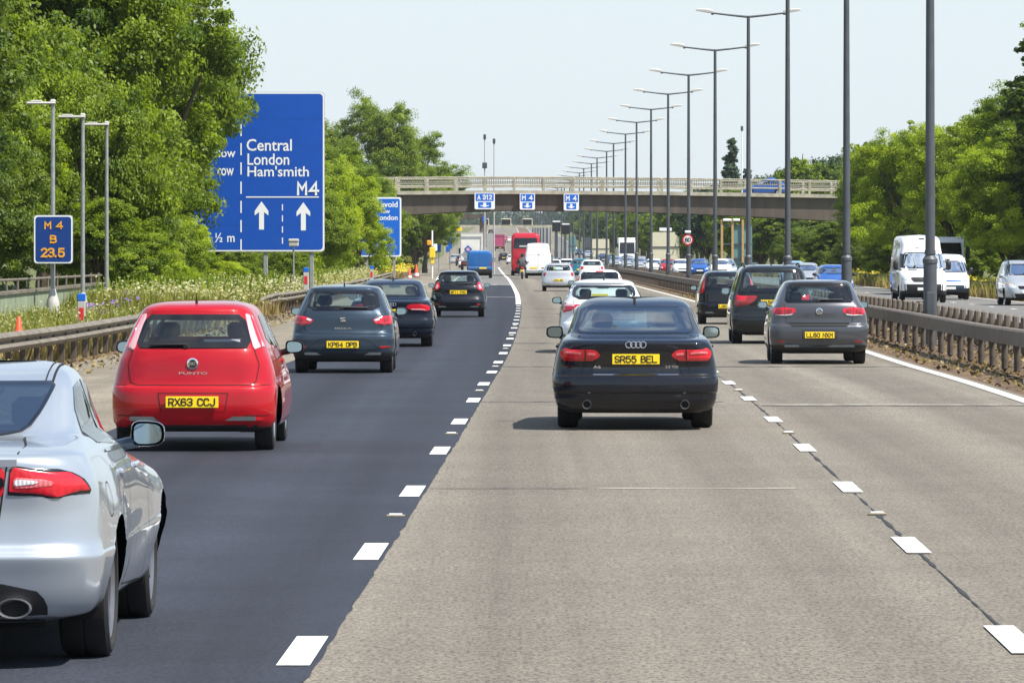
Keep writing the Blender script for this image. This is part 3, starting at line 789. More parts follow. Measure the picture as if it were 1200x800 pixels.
# --- slate hatchback ------------------------------------------------------------------------------
def ibiza_extra(root, sh):
    y=sh.ray('rear',0,.886)[0].y-.012
    g=G()
    for poly in ([(-.045,.885),(-.045,.915),(.035,.918),(.045,.905),(-.01,.895),(.045,.872),(.045,.882)],[(.045,.882),(.045,.852),(-.035,.849),(-.045,.862),(.01,.872),(-.045,.895)]):
        g.prism(poly,y-.004,y+.006)
    g.build('badge','chrome',root,smooth=False)
    badge_text(root,sh,'IBIZA',-.13,.15,.728,.755)
IBIZA=dict(L=4.05,H=1.445,half=.847,paint='paint_slate',r=.31,tw=.205,rimr=.205,low=.345,wk=dict(spokes=5),
  rear=[(.14,.20,.70,0),(.06,.25,.80,1),(.01,.36,.838,2),(0,.46,.847,2.6),(.0,.56,.847,3.2),(.01,.62,.842,3.6),(.06,.655,.838,3.9),(.10,.74,.83,4.4),(.105,.86,.812,5),(.13,.95,.785,5.7),(.17,1.03,.745,6),(.33,1.20,.675,6.5),(.46,1.345,.605,7),(.47,1.385,.575,7.4),(.62,1.42,.48,8.3),(1.0,1.44,.28,9.3),(1.35,1.445,.015,10)],
  hood=(1.0,3.08,2.2),wheels=[(.70,.31),(3.17,.31)],bow=.14,
  corner=[(0,.34,.24,.35,.5),(5,.32,.26,.35,.6),(6,.24,.30,.30,.45),(8,.22,.35,.3,.4),(10,.3,.4,.3,.4)],
  rearwin=[(-.60,1.075),(-.52,1.03),(.52,1.03),(.60,1.075),(.53,1.345),(-.53,1.345)],frit=.055,rwr=.07,
  side=[[(.75,1.06),(1.40,1.02),(1.45,1.32),(.98,1.30)],[(1.47,1.01),(2.9,.98),(2.25,1.31),(1.52,1.33)]],
  screen=[(-.63,1.03),(.63,1.03),(.52,1.31),(-.52,1.31)],
  panels=[('tail_light',[(.475,.875),(.56,.915),(.77,.965),(.79,.88),(.775,.79),(.66,.785),(.55,.80)],'lamp_red',dict(nx=9,round=.02,subs=[('reversing_light',[(.50,.878),(.58,.908),(.60,.88),(.53,.857)],'lamp_clear'),('lens_inner',[(.66,.92),(.74,.935),(.74,.85),(.66,.845)],'lamp_dark_red'),('lens_lower',[(.58,.83),(.77,.825),(.765,.80),(.60,.805)],'lamp_dark_red')])),
          ('bumper_insert',[(-.36,.565),(.36,.565),(.60,.40),(-.60,.40)],'paint_slate',dict(mirror=False,off=.004,nx=14)),
          ('reflector',[(.58,.455),(.77,.455),(.76,.42),(.62,.415)],'lamp_dark_red',dict(nz=3))],
  seams=[([(-.60,1.02),(-.66,.92),(-.62,.72),(-.55,.66),(.55,.66),(.62,.72),(.66,.92),(.60,1.02)],False),([(-.37,.57),(.37,.57),(.62,.39),(-.62,.39),(-.37,.57)],False),([(.82,.70),(.60,.665)],True)],
  sideseams=[[(1.46,1.0),(1.42,.6),(1.40,.28)],[(2.9,.97),(2.93,.6),(2.85,.28)]],handles=[(1.7,.87)],
  plate=('KP64 OPB',.48),mirrors=(.875,2.60,.985),mkw=dict(w=.19,h=.13),mirrormat='paint_slate',
  wiper=(-.02,1.065,.40,1.06),antenna=(.75,.14),
  inter=((2.1,1.15),dict(shelf=(.6,.97,.5))),extra=ibiza_extra)
# --- black saloon ahead of it ---------------------------------------------------------------------
def a4_extra(root, sh):
    g=G(); y=sh.ray('rear',0,.90)[0].y-.012
    for k in range(4): ring(g,(-.075+k*.05,y-.002*(k%2),.895),.033,.0048)
    g.build('badge','chrome',root)
A4=dict(A6); A4.update(L=4.70,H=1.427,half=.913,paint='paint_navy_black',plate=('YH09 KVJ',.74),extra=a4_extra,lod=1,
  rearwin=[(-.62,1.05),(.62,1.05),(.53,1.325),(-.53,1.325)],antenna=(1.7,.06,'fin'),rglass='glass',
  rear=[(r[0],r[1]*.982,r[2]*.985,r[3]) for r in A6['rear']],hood=(1.0,3.4,2.65),wheels=[(1.0,.335),(3.81,.335)],
  side=A6['side'],exhaust=[(-.5,.285,.04,.04),(.5,.285,.04,.04)],
  panels=[('tail_light',[(.31,.86),(.40,.905),(.66,.905),(.80,.875),(.82,.80),(.76,.755),(.50,.765),(.36,.80)],'lamp_red',dict(nx=8,round=.03,subs=[('lamp_strip',[(.42,.785),(.72,.775),(.72,.80),(.42,.808)],'lamp_pink')]))],
  seams=[([(-.385,.87),(-.52,.61),(.52,.61),(.385,.87)],False),([(-.86,.60),(.86,.60)],False)])
# --- black supermini ------------------------------------------------------------------------------
FIESTA=dict(PUNTO); FIESTA.update(L=3.95,H=1.45,half=.86,paint='paint_black',lod=1,low=.33,extra=None,plate=('BF11 FMC',.775),mirrors=(.875,2.55,.97),mirrormat='paint_black',
  rear=[(.14,.20,.72,0),(.06,.25,.82,1),(.01,.36,.855,2),(0,.48,.863,2.8),(.02,.56,.86,3.4),(.06,.62,.855,3.8),(.10,.74,.845,4.4),(.09,.86,.825,5),(.12,.95,.79,5.8),(.16,1.02,.75,6),(.34,1.20,.675,6.5),(.48,1.33,.60,7),(.46,1.375,.575,7.5),(.62,1.42,.48,8.3),(1.0,1.444,.28,9.3),(1.35,1.45,.015,10)],
  rearwin=[(-.60,.99),(.60,.99),(.55,1.20),(.50,1.325),(-.50,1.325),(-.55,1.2)],frit=.05,
  panels=[('tail_light',[(.60,1.09),(.66,1.09),(.76,.87),(.77,.82),(.63,.835),(.57,.94)],'lamp_red',dict(nx=6,nz=8,subs=[('lamp_strip',[(.61,1.0),(.655,1.02),(.72,.88),(.65,.87)],'lamp_pink')])),
          ('reflector',[(.55,.42),(.68,.42),(.66,.37),(.57,.37)],'lamp_dark_red',dict(nz=3))],
  seams=[([(-.57,.99),(-.62,.84),(-.60,.66),(-.5,.61),(.5,.61),(.60,.66),(.62,.84),(.57,.99)],False)],wiper=(.03,1.02,.42,1.04),antenna=None)
# --- grey hatchback in the right lane ---------------------------------------------------------------
def golf_extra(root, sh):
    round_badge(root,sh,0,.945,.058,'paint_grey')
    g=G(); y=sh.ray('rear',0,.945)[0].y-.021
    g2=[[(-.036,.975),(-.012,.915)],[(-.012,.915),(0,.945)],[(0,.945),(.012,.915)],[(.012,.915),(.036,.975)],[(-.016,.985),(0,.952)],[(0,.952),(.016,.985)]]
    for (a,b),(c,d) in g2: g.tube([(a,y,b),(c,y,d)],.004,5)
    g.build('badge_lettering','chrome',root)
GOLF=dict(L=4.20,H=1.50,half=.885,paint='paint_grey',r=.315,tw=.205,rimr=.205,low=.35,wk=dict(spokes=5),
  rear=[(.16,.22,.74,0),(.08,.27,.84,1),(.03,.38,.88,2),(.005,.48,.888,2.7),(0,.58,.888,3.2),(.005,.66,.886,3.6),(.03,.70,.882,3.8),(.09,.73,.876,4),(.10,.82,.868,4.5),(.10,.92,.848,5.1),(.12,1.02,.81,5.8),(.155,1.09,.765,6),(.31,1.26,.69,6.5),(.43,1.41,.615,7),(.42,1.45,.585,7.4),(.60,1.485,.48,8.3),(1.0,1.496,.28,9.3),(1.4,1.50,.015,10)],
  hood=(1.03,3.15,2.25),wheels=[(.75,.315),(3.33,.315)],bow=.12,
  rearwin=[(-.615,1.095),(.615,1.095),(.545,1.415),(-.545,1.415)],frit=.045,rwr=.05,
  side=[[(.72,1.10),(1.40,1.07),(1.45,1.375),(.95,1.36)],[(1.47,1.065),(2.95,1.03),(2.3,1.37),(1.5,1.385)]],
  screen=[(-.65,1.06),(.65,1.06),(.54,1.36),(-.54,1.36)],
  panels=[('tail_light',[(.40,.955),(.45,1.005),(.62,1.015),(.795,1.01),(.825,.94),(.79,.875),(.62,.87),(.48,.885)],'lamp_red',dict(nx=9,round=.03,subs=[('reversing_light',[(.47,.90),(.56,.885),(.77,.885),(.77,.868),(.6,.866),(.48,.88)],'lamp_clear'),('lens_split',[(.60,1.014),(.615,1.014),(.615,.87),(.60,.87)],'lamp_dark_red'),('lens_inner',[(.65,.98),(.76,.98),(.76,.92),(.65,.92)],'lamp_dark_red'),('lens_inner',[(.48,.975),(.57,.985),(.57,.925),(.48,.925)],'lamp_dark_red')])),
          ('bumper_step',[(-.55,.735),(.55,.735),(.50,.672),(-.50,.672)],'gap',dict(mirror=False,off=.003,nx=14,nz=3)),
          ('reflector',[(.60,.425),(.77,.425),(.76,.39),(.62,.388)],'lamp_dark_red',dict(nz=3))],
  seams=[([(-.62,1.08),(-.60,.88),(-.58,.74),(.58,.74),(.60,.88),(.62,1.08)],False),([(-.31,.61),(.31,.61),(.30,.45),(-.30,.45),(-.31,.61)],False)],
  sideseams=[[(1.46,1.05),(1.42,.6),(1.40,.28)],[(2.95,1.0),(2.98,.6),(2.9,.28)]],handles=[(1.65,.90)],
  plate=('LL60 NXM',.525),mirrors=(.915,2.68,1.03),mkw=dict(w=.19,h=.135),mirrormat='paint_grey',
  wiper=(-.02,1.13,.42,1.135),antenna=None,
  inter=((2.15,1.15),dict(shelf=(.62,1.02,.5))),extra=golf_extra)
# --- dark people carrier ---------------------------------------------------------------------------
def mpv_extra(root, sh):
    for sx in(-1,1):
        g=G(); P=[]
        for y in np.linspace(.75,2.9,9):
            p,n=sh.ray('top',sx*.60,y); P.append((p.x,p.y,p.z+.055 if .8<y<2.85 else p.z+.01))
        g.tube(P,.02,8); g.build('roof_rail','black_plastic',root)
MPV=dict(L=4.63,H=1.72,half=.905,paint='paint_dark_green_grey',r=.325,tw=.215,rimr=.205,low=.30,lod=1,
  rear=[(.14,.22,.74,0),(.06,.28,.85,1),(.01,.40,.895,2),(0,.52,.905,2.8),(.02,.62,.905,3.4),(.07,.67,.90,3.8),(.10,.80,.895,4.4),(.10,.95,.88,5),(.12,1.06,.86,5.8),(.15,1.14,.835,6),(.27,1.38,.765,6.5),(.37,1.58,.70,7),(.42,1.645,.655,7.6),(.65,1.70,.55,8.3),(1.1,1.716,.30,9.3),(1.6,1.72,.015,10)],
  hood=(1.08,3.75,2.75),front=[(4.4,.2),(4.55,.27),(4.63,.45),(4.6,.6),(4.5,.75),(4.3,.88),(3.7,1.1),(2.8,1.60),(2.5,1.68),(2.1,1.71),(1.9,1.72)],
  wheels=[(.85,.325),(3.69,.325)],bow=.10,
  rearwin=[(-.72,1.10),(.72,1.10),(.62,1.60),(-.62,1.60)],frit=.05,rglass='glass',
  side=[[(.55,1.12),(1.25,1.12),(1.3,1.56),(.75,1.55)],[(1.33,1.12),(2.15,1.12),(2.15,1.58),(1.37,1.57)],[(2.22,1.12),(3.45,1.12),(2.75,1.57),(2.22,1.58)]],
  sglass='glass_dark',screen=[(-.68,1.14),(.68,1.14),(.58,1.57),(-.58,1.57)],
  panels=[('tail_light',[(.33,1.02),(.34,1.06),(.80,1.09),(.83,.86),(.80,.80),(.55,.84),(.40,.93)],'lamp_dark_red',dict(nx=8,round=.03,subs=[('lens_inner',[(.55,1.04),(.78,1.06),(.78,.92),(.60,.92)],'lamp_red')]))],
  seams=[([(-.70,1.08),(-.72,.8),(-.66,.66),(.66,.66),(.72,.8),(.70,1.08)],False)],
  plate=('NA56 LZO',.90),mirrors=(.93,3.2,1.12),mkw=dict(w=.2,h=.16),mirrormat='paint_dark_green_grey',antenna=(1.0,.05,'fin'),
  inter=((2.9,1.8),dict(shelf=None)),extra=mpv_extra)
# --- small black hatchback with tall lamps ---------------------------------------------------------
PUNTO2=dict(PUNTO); PUNTO2.update(L=3.84,H=1.48,half=.83,paint='paint_black',lod=1,low=.32,extra=None,plate=('LG53 XCV',.50),
  rear=[(.10,.22,.70,0),(.04,.27,.79,1),(0,.40,.825,2),(0,.52,.83,3),(.02,.58,.828,3.5),(.08,.61,.822,3.9),(.09,.80,.812,4.6),(.10,.94,.795,5.5),(.13,1.04,.765,6),(.24,1.25,.69,6.5),(.32,1.38,.63,7),(.36,1.42,.60,7.6),(.55,1.46,.50,8.3),(.95,1.476,.28,9.3),(1.35,1.48,.015,10)],
  rearwin=[(-.60,1.0),(.60,1.0),(.56,1.375),(-.56,1.375)],
  panels=[('tail_light',[(.61,1.37),(.655,1.36),(.72,1.06),(.79,.94),(.785,.83),(.66,.84),(.645,1.0)],'lamp_red',dict(nx=5,nz=10))],
  seams=[([(-.62,1.3),(-.64,.84),(-.60,.62),(.60,.62),(.64,.84),(.62,1.3)],False)],mirrormat='black_plastic',antenna=None,wiper=(0,1.05,.40,1.06))
# --- white hatchback ahead of the black saloon -------------------------------------------------------
WHITE=dict(FIESTA); WHITE.update(L=4.3,H=1.46,half=.89,paint='paint_pearl',plate=('KE63 UYT',.52),
  rear=[(.14,.20,.74,0),(.06,.25,.85,1),(.01,.36,.885,2),(0,.48,.892,2.8),(.02,.58,.89,3.4),(.06,.64,.885,3.8),(.08,.76,.875,4.4),(.06,.88,.86,5),(.09,.98,.82,5.8),(.16,1.05,.775,6),(.36,1.22,.69,6.5),(.52,1.35,.61,7),(.50,1.39,.58,7.5),(.66,1.43,.48,8.3),(1.0,1.453,.28,9.3),(1.35,1.46,.015,10)],
  hood=(1.0,3.2,2.3),wheels=[(.80,.315),(3.45,.315)],r=.315,
  rearwin=[(-.63,1.14),(-.54,1.06),(.54,1.06),(.63,1.14),(.58,1.33),(-.58,1.33)],
  panels=[('tail_light',[(.46,.98),(.78,1.0),(.855,.90),(.80,.80),(.66,.83),(.56,.91)],'lamp_red',dict(nx=8,round=.02,subs=[('lamp_strip',[(.55,.965),(.74,.97),(.78,.93),(.6,.92)],'lamp_pink')]))],
  seams=[([(-.6,1.04),(-.60,.84),(-.58,.66),(.58,.66),(.60,.84),(.6,1.04)],False)],wiper=None,antenna=(.75,.05),mirrors=(.93,2.75,1.02),mirrormat='black_plastic')
# ------------------------------------------------------------------ ground materials
def road_mat(name, col, speck, fine=60, rough=.85, streak=.12, blot=.10, warm=None, track=0):
    m,nt,b=nodes(name); L=nt.links; tc=nt.nodes.new('ShaderNodeTexCoord')
    def noise(scale, det=4, vec=None, rough=.6):
        n=nt.nodes.new('ShaderNodeTexNoise'); n.inputs['Scale'].default_value=scale; n.inputs['Detail'].default_value=det; n.inputs['Roughness'].default_value=rough
        L.new(vec or tc.outputs['Object'],n.inputs['Vector']); return n.outputs[0]
    def rng_(v,a,b_,c,d):
        r=nt.nodes.new('ShaderNodeMapRange'); r.inputs[1].default_value=a; r.inputs[2].default_value=b_; r.inputs[3].default_value=c; r.inputs[4].default_value=d; L.new(v,r.inputs[0]); return r.outputs[0]
    def mul(a,b_):
        q=nt.nodes.new('ShaderNodeMath'); q.operation='MULTIPLY'; L.new(a,q.inputs[0]); L.new(b_,q.inputs[1]); return q.outputs[0]
    mp=nt.nodes.new('ShaderNodeMapping'); mp.inputs['Scale'].default_value=(1,.006,1); L.new(tc.outputs['Object'],mp.inputs[0])
    mp2=nt.nodes.new('ShaderNodeMapping'); mp2.inputs['Scale'].default_value=(1,.30,1); L.new(tc.outputs['Object'],mp2.inputs[0])
    f=rng_(noise(fine,3,mp2.outputs[0],.8),.36,.56,1-speck,1+speck*.25)
    f2=rng_(noise(fine*.22,4,mp2.outputs[0],.75),.36,.60,1-speck*.22,1+speck*.10)
    st=rng_(noise(1.1,3,mp.outputs[0]),.3,.7,1-streak,1+streak)
    bl=rng_(noise(.35,6,None,.65),.3,.7,1-blot,1+blot)
    v=mul(mul(f,f2),mul(st,bl))
    if track:
        # tyre-worn bands: distance across the lanes of the gently curving road
        sx=nt.nodes.new('ShaderNodeSeparateXYZ'); L.new(tc.outputs['Object'],sx.inputs[0])
        def mth(op,a,b_=None):
            q=nt.nodes.new('ShaderNodeMath'); q.operation=op
            for i_,u in enumerate((a,b_)):
                if u is None: continue
                if isinstance(u,(int,float)): q.inputs[i_].default_value=u
                else: L.new(u,q.inputs[i_])
            return q.outputs[0]
        lat=mth('ADD',mth('ADD',sx.outputs['X'],.50),mth('ADD',mth('MULTIPLY',sx.outputs['Y'],-.0142),mth('MULTIPLY',mth('MULTIPLY',sx.outputs['Y'],sx.outputs['Y']),3e-5)))
        lat=mth('ADD',lat,mth('MULTIPLY',noise(.5,2,mp.outputs[0]),.5))
        cs=mth('COSINE',mth('MULTIPLY',lat,2*math.pi/1.825))
        v=mul(v,rng_(cs,-1,1,1+track*.4,1-track))
    s=nt.nodes.new('ShaderNodeVectorMath'); s.operation='SCALE'; s.inputs[0].default_value=col; L.new(v,s.inputs['Scale'])
    out=s.outputs[0]
    if warm:
        mx=nt.nodes.new('ShaderNodeMix'); mx.data_type='RGBA'; mx.inputs['B'].default_value=(*warm,1) if 'B' in mx.inputs else None
        a=[i for i in mx.inputs if i.type=='RGBA']; L.new(out,a[0]); a[1].default_value=(*warm,1)
        L.new(rng_(noise(.8,5,None,.7),.45,.7,0,.7),mx.inputs[0]); out=[o for o in mx.outputs if o.type=='RGBA'][0]
    L.new(out,b.inputs['Base Color']); b.inputs['Roughness'].default_value=rough; b.inputs['Specular IOR Level'].default_value=.3
    bp=nt.nodes.new('ShaderNodeBump'); bp.inputs['Strength'].default_value=.15; bp.inputs['Distance'].default_value=.01
    L.new(noise(fine,2),bp.inputs['Height']); L.new(bp.outputs[0],b.inputs['Normal'])
    return m
road_mat('concrete_road',(.182,.160,.128),.55,fine=38,streak=.22,blot=.10,track=.13)
road_mat('asphalt',(.023,.026,.036),.40,fine=40,streak=.30,blot=.2,track=-.16,rough=.75)
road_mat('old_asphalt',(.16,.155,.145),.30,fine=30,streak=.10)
road_mat('shoulder',(.20,.172,.13),.35,fine=30,streak=.2,blot=.2)
road_mat('dirt',(.14,.09,.05),.6,fine=9,streak=.15,blot=.3,warm=(.10,.06,.035))
road_mat('field',(.10,.12,.035),.5,fine=3,streak=.05,blot=.4,warm=(.16,.14,.05))
pr('line_paint',(.68,.68,.65),.6,noise=.22,nscale=26)
pr('line_worn',(.52,.50,.44),.7,noise=.3,nscale=6)
pr('tar',(.02,.018,.016),.6,noise=.4,nscale=12)
pr('joint_pale',(.48,.46,.40),.8,noise=.4,nscale=3)
pr('galv',(.34,.34,.32),.55,metal=.35,noise=.25,nscale=5)
pr('galv_worn', (.17,.145,.11),.65,metal=.15,noise=.35,nscale=1.5)
pr('galv_dirty',(.23,.19,.13),.7,noise=.4,nscale=3)
pr('rail_brown',(.125,.10,.075),.7,noise=.35,nscale=4)
pr('post_brown',(.085,.066,.050),.8,noise=.4,nscale=8)
pr('lamp_steel',(.075,.085,.095),.5,metal=.2,noise=.2,nscale=2)
pr('lamp_head_grey',(.44,.43,.40),.5)
pr('pole_grey',(.30,.31,.31),.5,metal=.3,noise=.2)
pr('sign_blue',(.0,.072,.42),.45,noise=.05,nscale=1.5)
pr('sign_blue_bright',(.0,.12,.55),.45)
pr('panel_joint',(.0,.06,.30),.5)
pr('sign_navy',(.0,.035,.20),.45)
pr('sign_white',(.80,.82,.82),.5)
pr('sign_amber',(.80,.36,.02),.5)
pr('sign_red',(.60,.02,.02),.5)
pr('sign_yellow',(.85,.58,.02),.5)
pr('sign_back_cream',(.62,.58,.42),.7,noise=.08,nscale=2)
pr('sign_back_teal',(.10,.22,.22),.6,noise=.1)
pr('frame_tan',(.42,.27,.12),.7,noise=.2)
pr('signal_black',(.010,.011,.013),.5)
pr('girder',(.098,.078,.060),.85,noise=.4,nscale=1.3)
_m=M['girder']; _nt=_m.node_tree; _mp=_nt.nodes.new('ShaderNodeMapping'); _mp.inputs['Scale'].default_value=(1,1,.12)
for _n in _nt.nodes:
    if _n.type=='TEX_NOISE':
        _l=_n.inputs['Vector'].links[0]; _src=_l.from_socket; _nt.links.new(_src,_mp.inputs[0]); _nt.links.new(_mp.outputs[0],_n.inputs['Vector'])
pr('coping',(.40,.365,.28),.85,noise=.3,nscale=2.0)
pr('parapet_paint',(.33,.305,.235),.7,noise=.3,nscale=3)
pr('bar_grey',(.23,.22,.17),.7,noise=.2)
pr('wall_green',(.22,.26,.17),.85,noise=.3,nscale=2)
pr('cone_orange',(.75,.08,.02),.5)
pr('pier_concrete',(.20,.17,.14),.9,noise=.3,nscale=.8)
pr('bark',(.085,.062,.042),.9,noise=.4,nscale=5,bump=.5,bscale=12)
pr('black_paint',(.008,.008,.008),.5)
def leaf_mat(name, dark, light, trans=.35):
    m,nt,b=nodes(name); L=nt.links
    at=nt.nodes.new('ShaderNodeAttribute'); at.attribute_name='tint'
    mx=nt.nodes.new('ShaderNodeMix'); mx.data_type='RGBA'
    a=[i for i in mx.inputs if i.type=='RGBA']; a[0].default_value=(*dark,1); a[1].default_value=(*light,1)
    L.new(at.outputs['Fac'],mx.inputs[0]); out=[o for o in mx.outputs if o.type=='RGBA'][0]
    L.new(out,b.inputs['Base Color']); b.inputs['Roughness'].default_value=.5; b.inputs['Specular IOR Level'].default_value=.35
    t=nt.nodes.new('ShaderNodeBsdfTranslucent'); s=nt.nodes.new('ShaderNodeVectorMath'); s.operation='MULTIPLY'; s.inputs[1].default_value=(1.5,1.5,.6)
    L.new(out,s.inputs[0]); L.new(s.outputs[0],t.inputs[0])
    ms=nt.nodes.new('ShaderNodeMixShader'); ms.inputs[0].default_value=trans
    L.new(b.outputs[0],ms.inputs[1]); L.new(t.outputs[0],ms.inputs[2]); L.new(ms.outputs[0],nt.nodes['Material Output'].inputs[0])
leaf_mat('leaf_mid',(.055,.108,.009),(.310,.395,.024),.48)
leaf_mat('leaf_bright',(.140,.215,.012),(.450,.530,.030),.5)
leaf_mat('leaf_dark',(.045,.085,.012),(.190,.260,.026),.45)
leaf_mat('leaf_blue',(.025,.055,.026),(.070,.120,.055),.3)
leaf_mat('grass_green',(.10,.13,.018),(.37,.36,.08),.4)
leaf_mat('seed_pale',(.22,.22,.08),(.50,.48,.24),.35)
leaf_mat('grass_straw',(.16,.11,.04),(.38,.30,.12),.25)
leaf_mat('flower_white',(.36,.36,.22),(.60,.58,.42),.3)
leaf_mat('flower_yellow',(.55,.42,.02),(.75,.62,.05),.3)
leaf_mat('flower_violet',(.16,.09,.32),(.32,.20,.50),.3)

# ------------------------------------------------------------------ roads and ground
DS=np.unique(np.concatenate([np.arange(-400,2,20.0),np.arange(2,200,2.0),np.arange(200,600,8.0),np.arange(600,1600,20.0),np.arange(1600,4600,60.0)]))
def ribbon(name, d0, d1, a, b, dz, mat, kind='structure', wob=0, step=None, cols=1):
    ds=DS[(DS>d0)&(DS<d1)]; ds=np.concatenate([[d0],ds,[d1]])
    if step: ds=np.arange(d0,d1+.01,step)
    xc=xlv(ds); z=zrv(ds)+dz
    A=a(ds) if callable(a) else np.full(len(ds),float(a)); B=b(ds) if callable(b) else np.full(len(ds),float(b))
    if wob:
        B=B+rng.normal(0,wob,len(ds)); 
    V=[];F=[]
    for j in range(cols+1):
        t=j/cols; V.append(np.stack([xc+A+(B-A)*t,ds,z],1))
    V=np.concatenate(V); n=len(ds)
    for j in range(cols):
        i=np.arange(n-1); F.append(np.stack([j*n+i,(j+1)*n+i,(j+1)*n+i+1,j*n+i+1],1))
    o=quads(name,V,np.concatenate(F),mat)
    if kind: o['kind']=kind
    return o
def ground_z(x, d):
    rel=np.abs(x-(xlv(d)+6.7)); u=np.clip((rel-17)/14,0,1)
    return zrv(d)-.035+np.where(x<0,1.1,.6)*u*u*(3-2*u)
gx=np.array([-900,-500,-300,-160,-90,-60,-44,-34,-28,-24,-21,-18,-15,-12,-8,0,8,16,20,23,25,27,30,34,40,50,64,90,130,200,320,520,900],float)
gd=np.unique(np.concatenate([np.array([-3000.,-2000,-1200,-800,-600]),DS,np.arange(4600,7001,300)]))
GX,GD=np.meshgrid(gx,gd)
GXs=GX+xlv(np.maximum(GD,0)); GZ=ground_z(GXs,np.maximum(GD,0.0))
V=np.stack([GXs.ravel(),GD.ravel(),GZ.ravel()],1); nxg=len(gx); F=[]
for i in range(len(gd)-1):
    j=np.arange(nxg-1); F.append(np.stack([i*nxg+j,i*nxg+j+1,(i+1)*nxg+j+1,(i+1)*nxg+j],1))
o=quads('ground',V,np.concatenate(F),'field',smooth=True); o['kind']='structure'
ribbon('carriageway',-400,4400,.10,7.45,0,'concrete_road')
ribbon('slow_lane',-400,335,-3.78,.11,.004,'asphalt',step=.4,wob=.005)
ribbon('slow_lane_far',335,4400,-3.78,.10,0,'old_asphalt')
ribbon('hard_shoulder',-400,4400,lambda d: -7.6-np.clip((d-450)/400,0,1)*3.0,-3.78,-.004,'shoulder')
ribbon('verge_soil',2,600,-9.6,-7.6,-.012,'dirt')
ribbon('central_reservation',-400,4400,7.45,11.2,-.008,'dirt')
ribbon('opposite_carriageway',-400,4400,11.2,20.6,0,'old_asphalt')
ribbon('far_verge_soil',2,1200,20.6,22.2,-.01,'dirt')
# painted markings
def dashes(name, off, d_first, n, w=.165, ln=2.0, pitch=9.0):
    V=[];F=[]
    for k in range(n):
        d=d_first+pitch*k; a=np.array([d-ln/2,d+ln/2]); xx=xlv(a)+off; z=zrv(a)+.009
        b=len(V); V+= [(xx[0]-w/2,a[0],z[0]),(xx[0]+w/2,a[0],z[0]),(xx[1]+w/2,a[1],z[1]),(xx[1]-w/2,a[1],z[1])]; F.append((b,b+1,b+2,b+3))
    o=quads(name,V,F,'line_paint'); o['kind']='structure'
dashes('lane_marking',0,28.0,21); dashes('lane_marking',3.645,19.8,60)
dashes('lane_marking',14.4,25,80,w=.15); dashes('lane_marking',17.5,25,80,w=.15)
ribbon('lane_line',214,700,-.10,.10,.009,'line_paint')
ribbon('edge_line',2,2500,7.13,7.33,.008,'line_worn',step=1.5 if False else None)
ribbon('edge_line',300,2500,-3.85,-3.70,.009,'line_worn')
ribbon('edge_line',2,2500,11.35,11.55,.008,'line_worn'); ribbon('edge_line',2,2500,20.2,20.4,.008,'line_worn')
# the cracked joint under the right-hand dashes, and slab joints
ds=np.arange(18,170,.35); wb=np.cumsum(rng.normal(0,.012,len(ds))); wb-=np.linspace(0,wb[-1],len(ds)); wb=np.clip(wb,-.05,.05)
wd=np.clip(rng.normal(.009,.008,len(ds)),.002,.03); xx=xlv(ds)+3.60+wb; z=zrv(ds)+.005
V=np.concatenate([np.stack([xx-wd,ds,z],1),np.stack([xx+wd,ds,z],1)]); n=len(ds); i=np.arange(n-1)
o=quads('road_joint',V,np.stack([i,n+i,n+i+1,i+1],1),'tar'); o['kind']='structure'
def cross_joint(d, a, b, w, mat):
    xs=np.arange(a,b+.01,.15); yy=d+rng.normal(0,.01,len(xs)); V=[];F=[]
    ww=w*np.clip(rng.normal(1,.3,len(xs)),.3,2)
    for k,x in enumerate(xs): V+= [(x+xl(d),yy[k]-ww[k]/2,zr(d)+.006),(x+xl(d),yy[k]+ww[k]/2,zr(d)+.006)]
    for k in range(len(xs)-1): F.append((2*k,2*k+2,2*k+3,2*k+1))
    o=quads('road_joint',V,F,mat); o['kind']='structure'
cross_joint(46.55,.12,1.5,.05,'tar'); cross_joint(46.6,1.55,3.2,.06,'joint_pale')
cross_joint(70.5,3.7,7.3,.11,'tar'); cross_joint(72.3,.12,3.4,.12,'tar'); cross_joint(70.9,3.7,7.3,.2,'joint_pale')
for d in (96,121,146,171,196,221,260,300): cross_joint(d,.12,7.3,.25,'tar')
cross_joint(250,-3.7,.1,.5,'joint_pale')
cross_joint(335,-7.5,.1,1.6,'tar'); cross_joint(337.5,-7.5,.1,2.5,'joint_pale')
# reflective studs
def stud(x,d,label):
    r=thing('road_stud',label,'road stud',(xl(d)+x,d,zr(d)+.004),0,'reflective studs along the lane lines')
    g=G(); g.box((0,0,.006),(.14,.12,.012),bev=.005); g.build('stud_base','galv_dirty',r)
    g=G(); g.box((0,0,.016),(.10,.08,.010),bev=.004); g.build('reflector','sign_white',r)
    return r
st0=None
for k,d in enumerate([42.0-.2+18*q for q in range(-1,7)]):
    stud(-.0,d,'pale road stud between the white dashes on the edge of the dark left lane'); stud(3.645,d+.3,'metal road stud on the cracked joint between the right-hand white dashes')

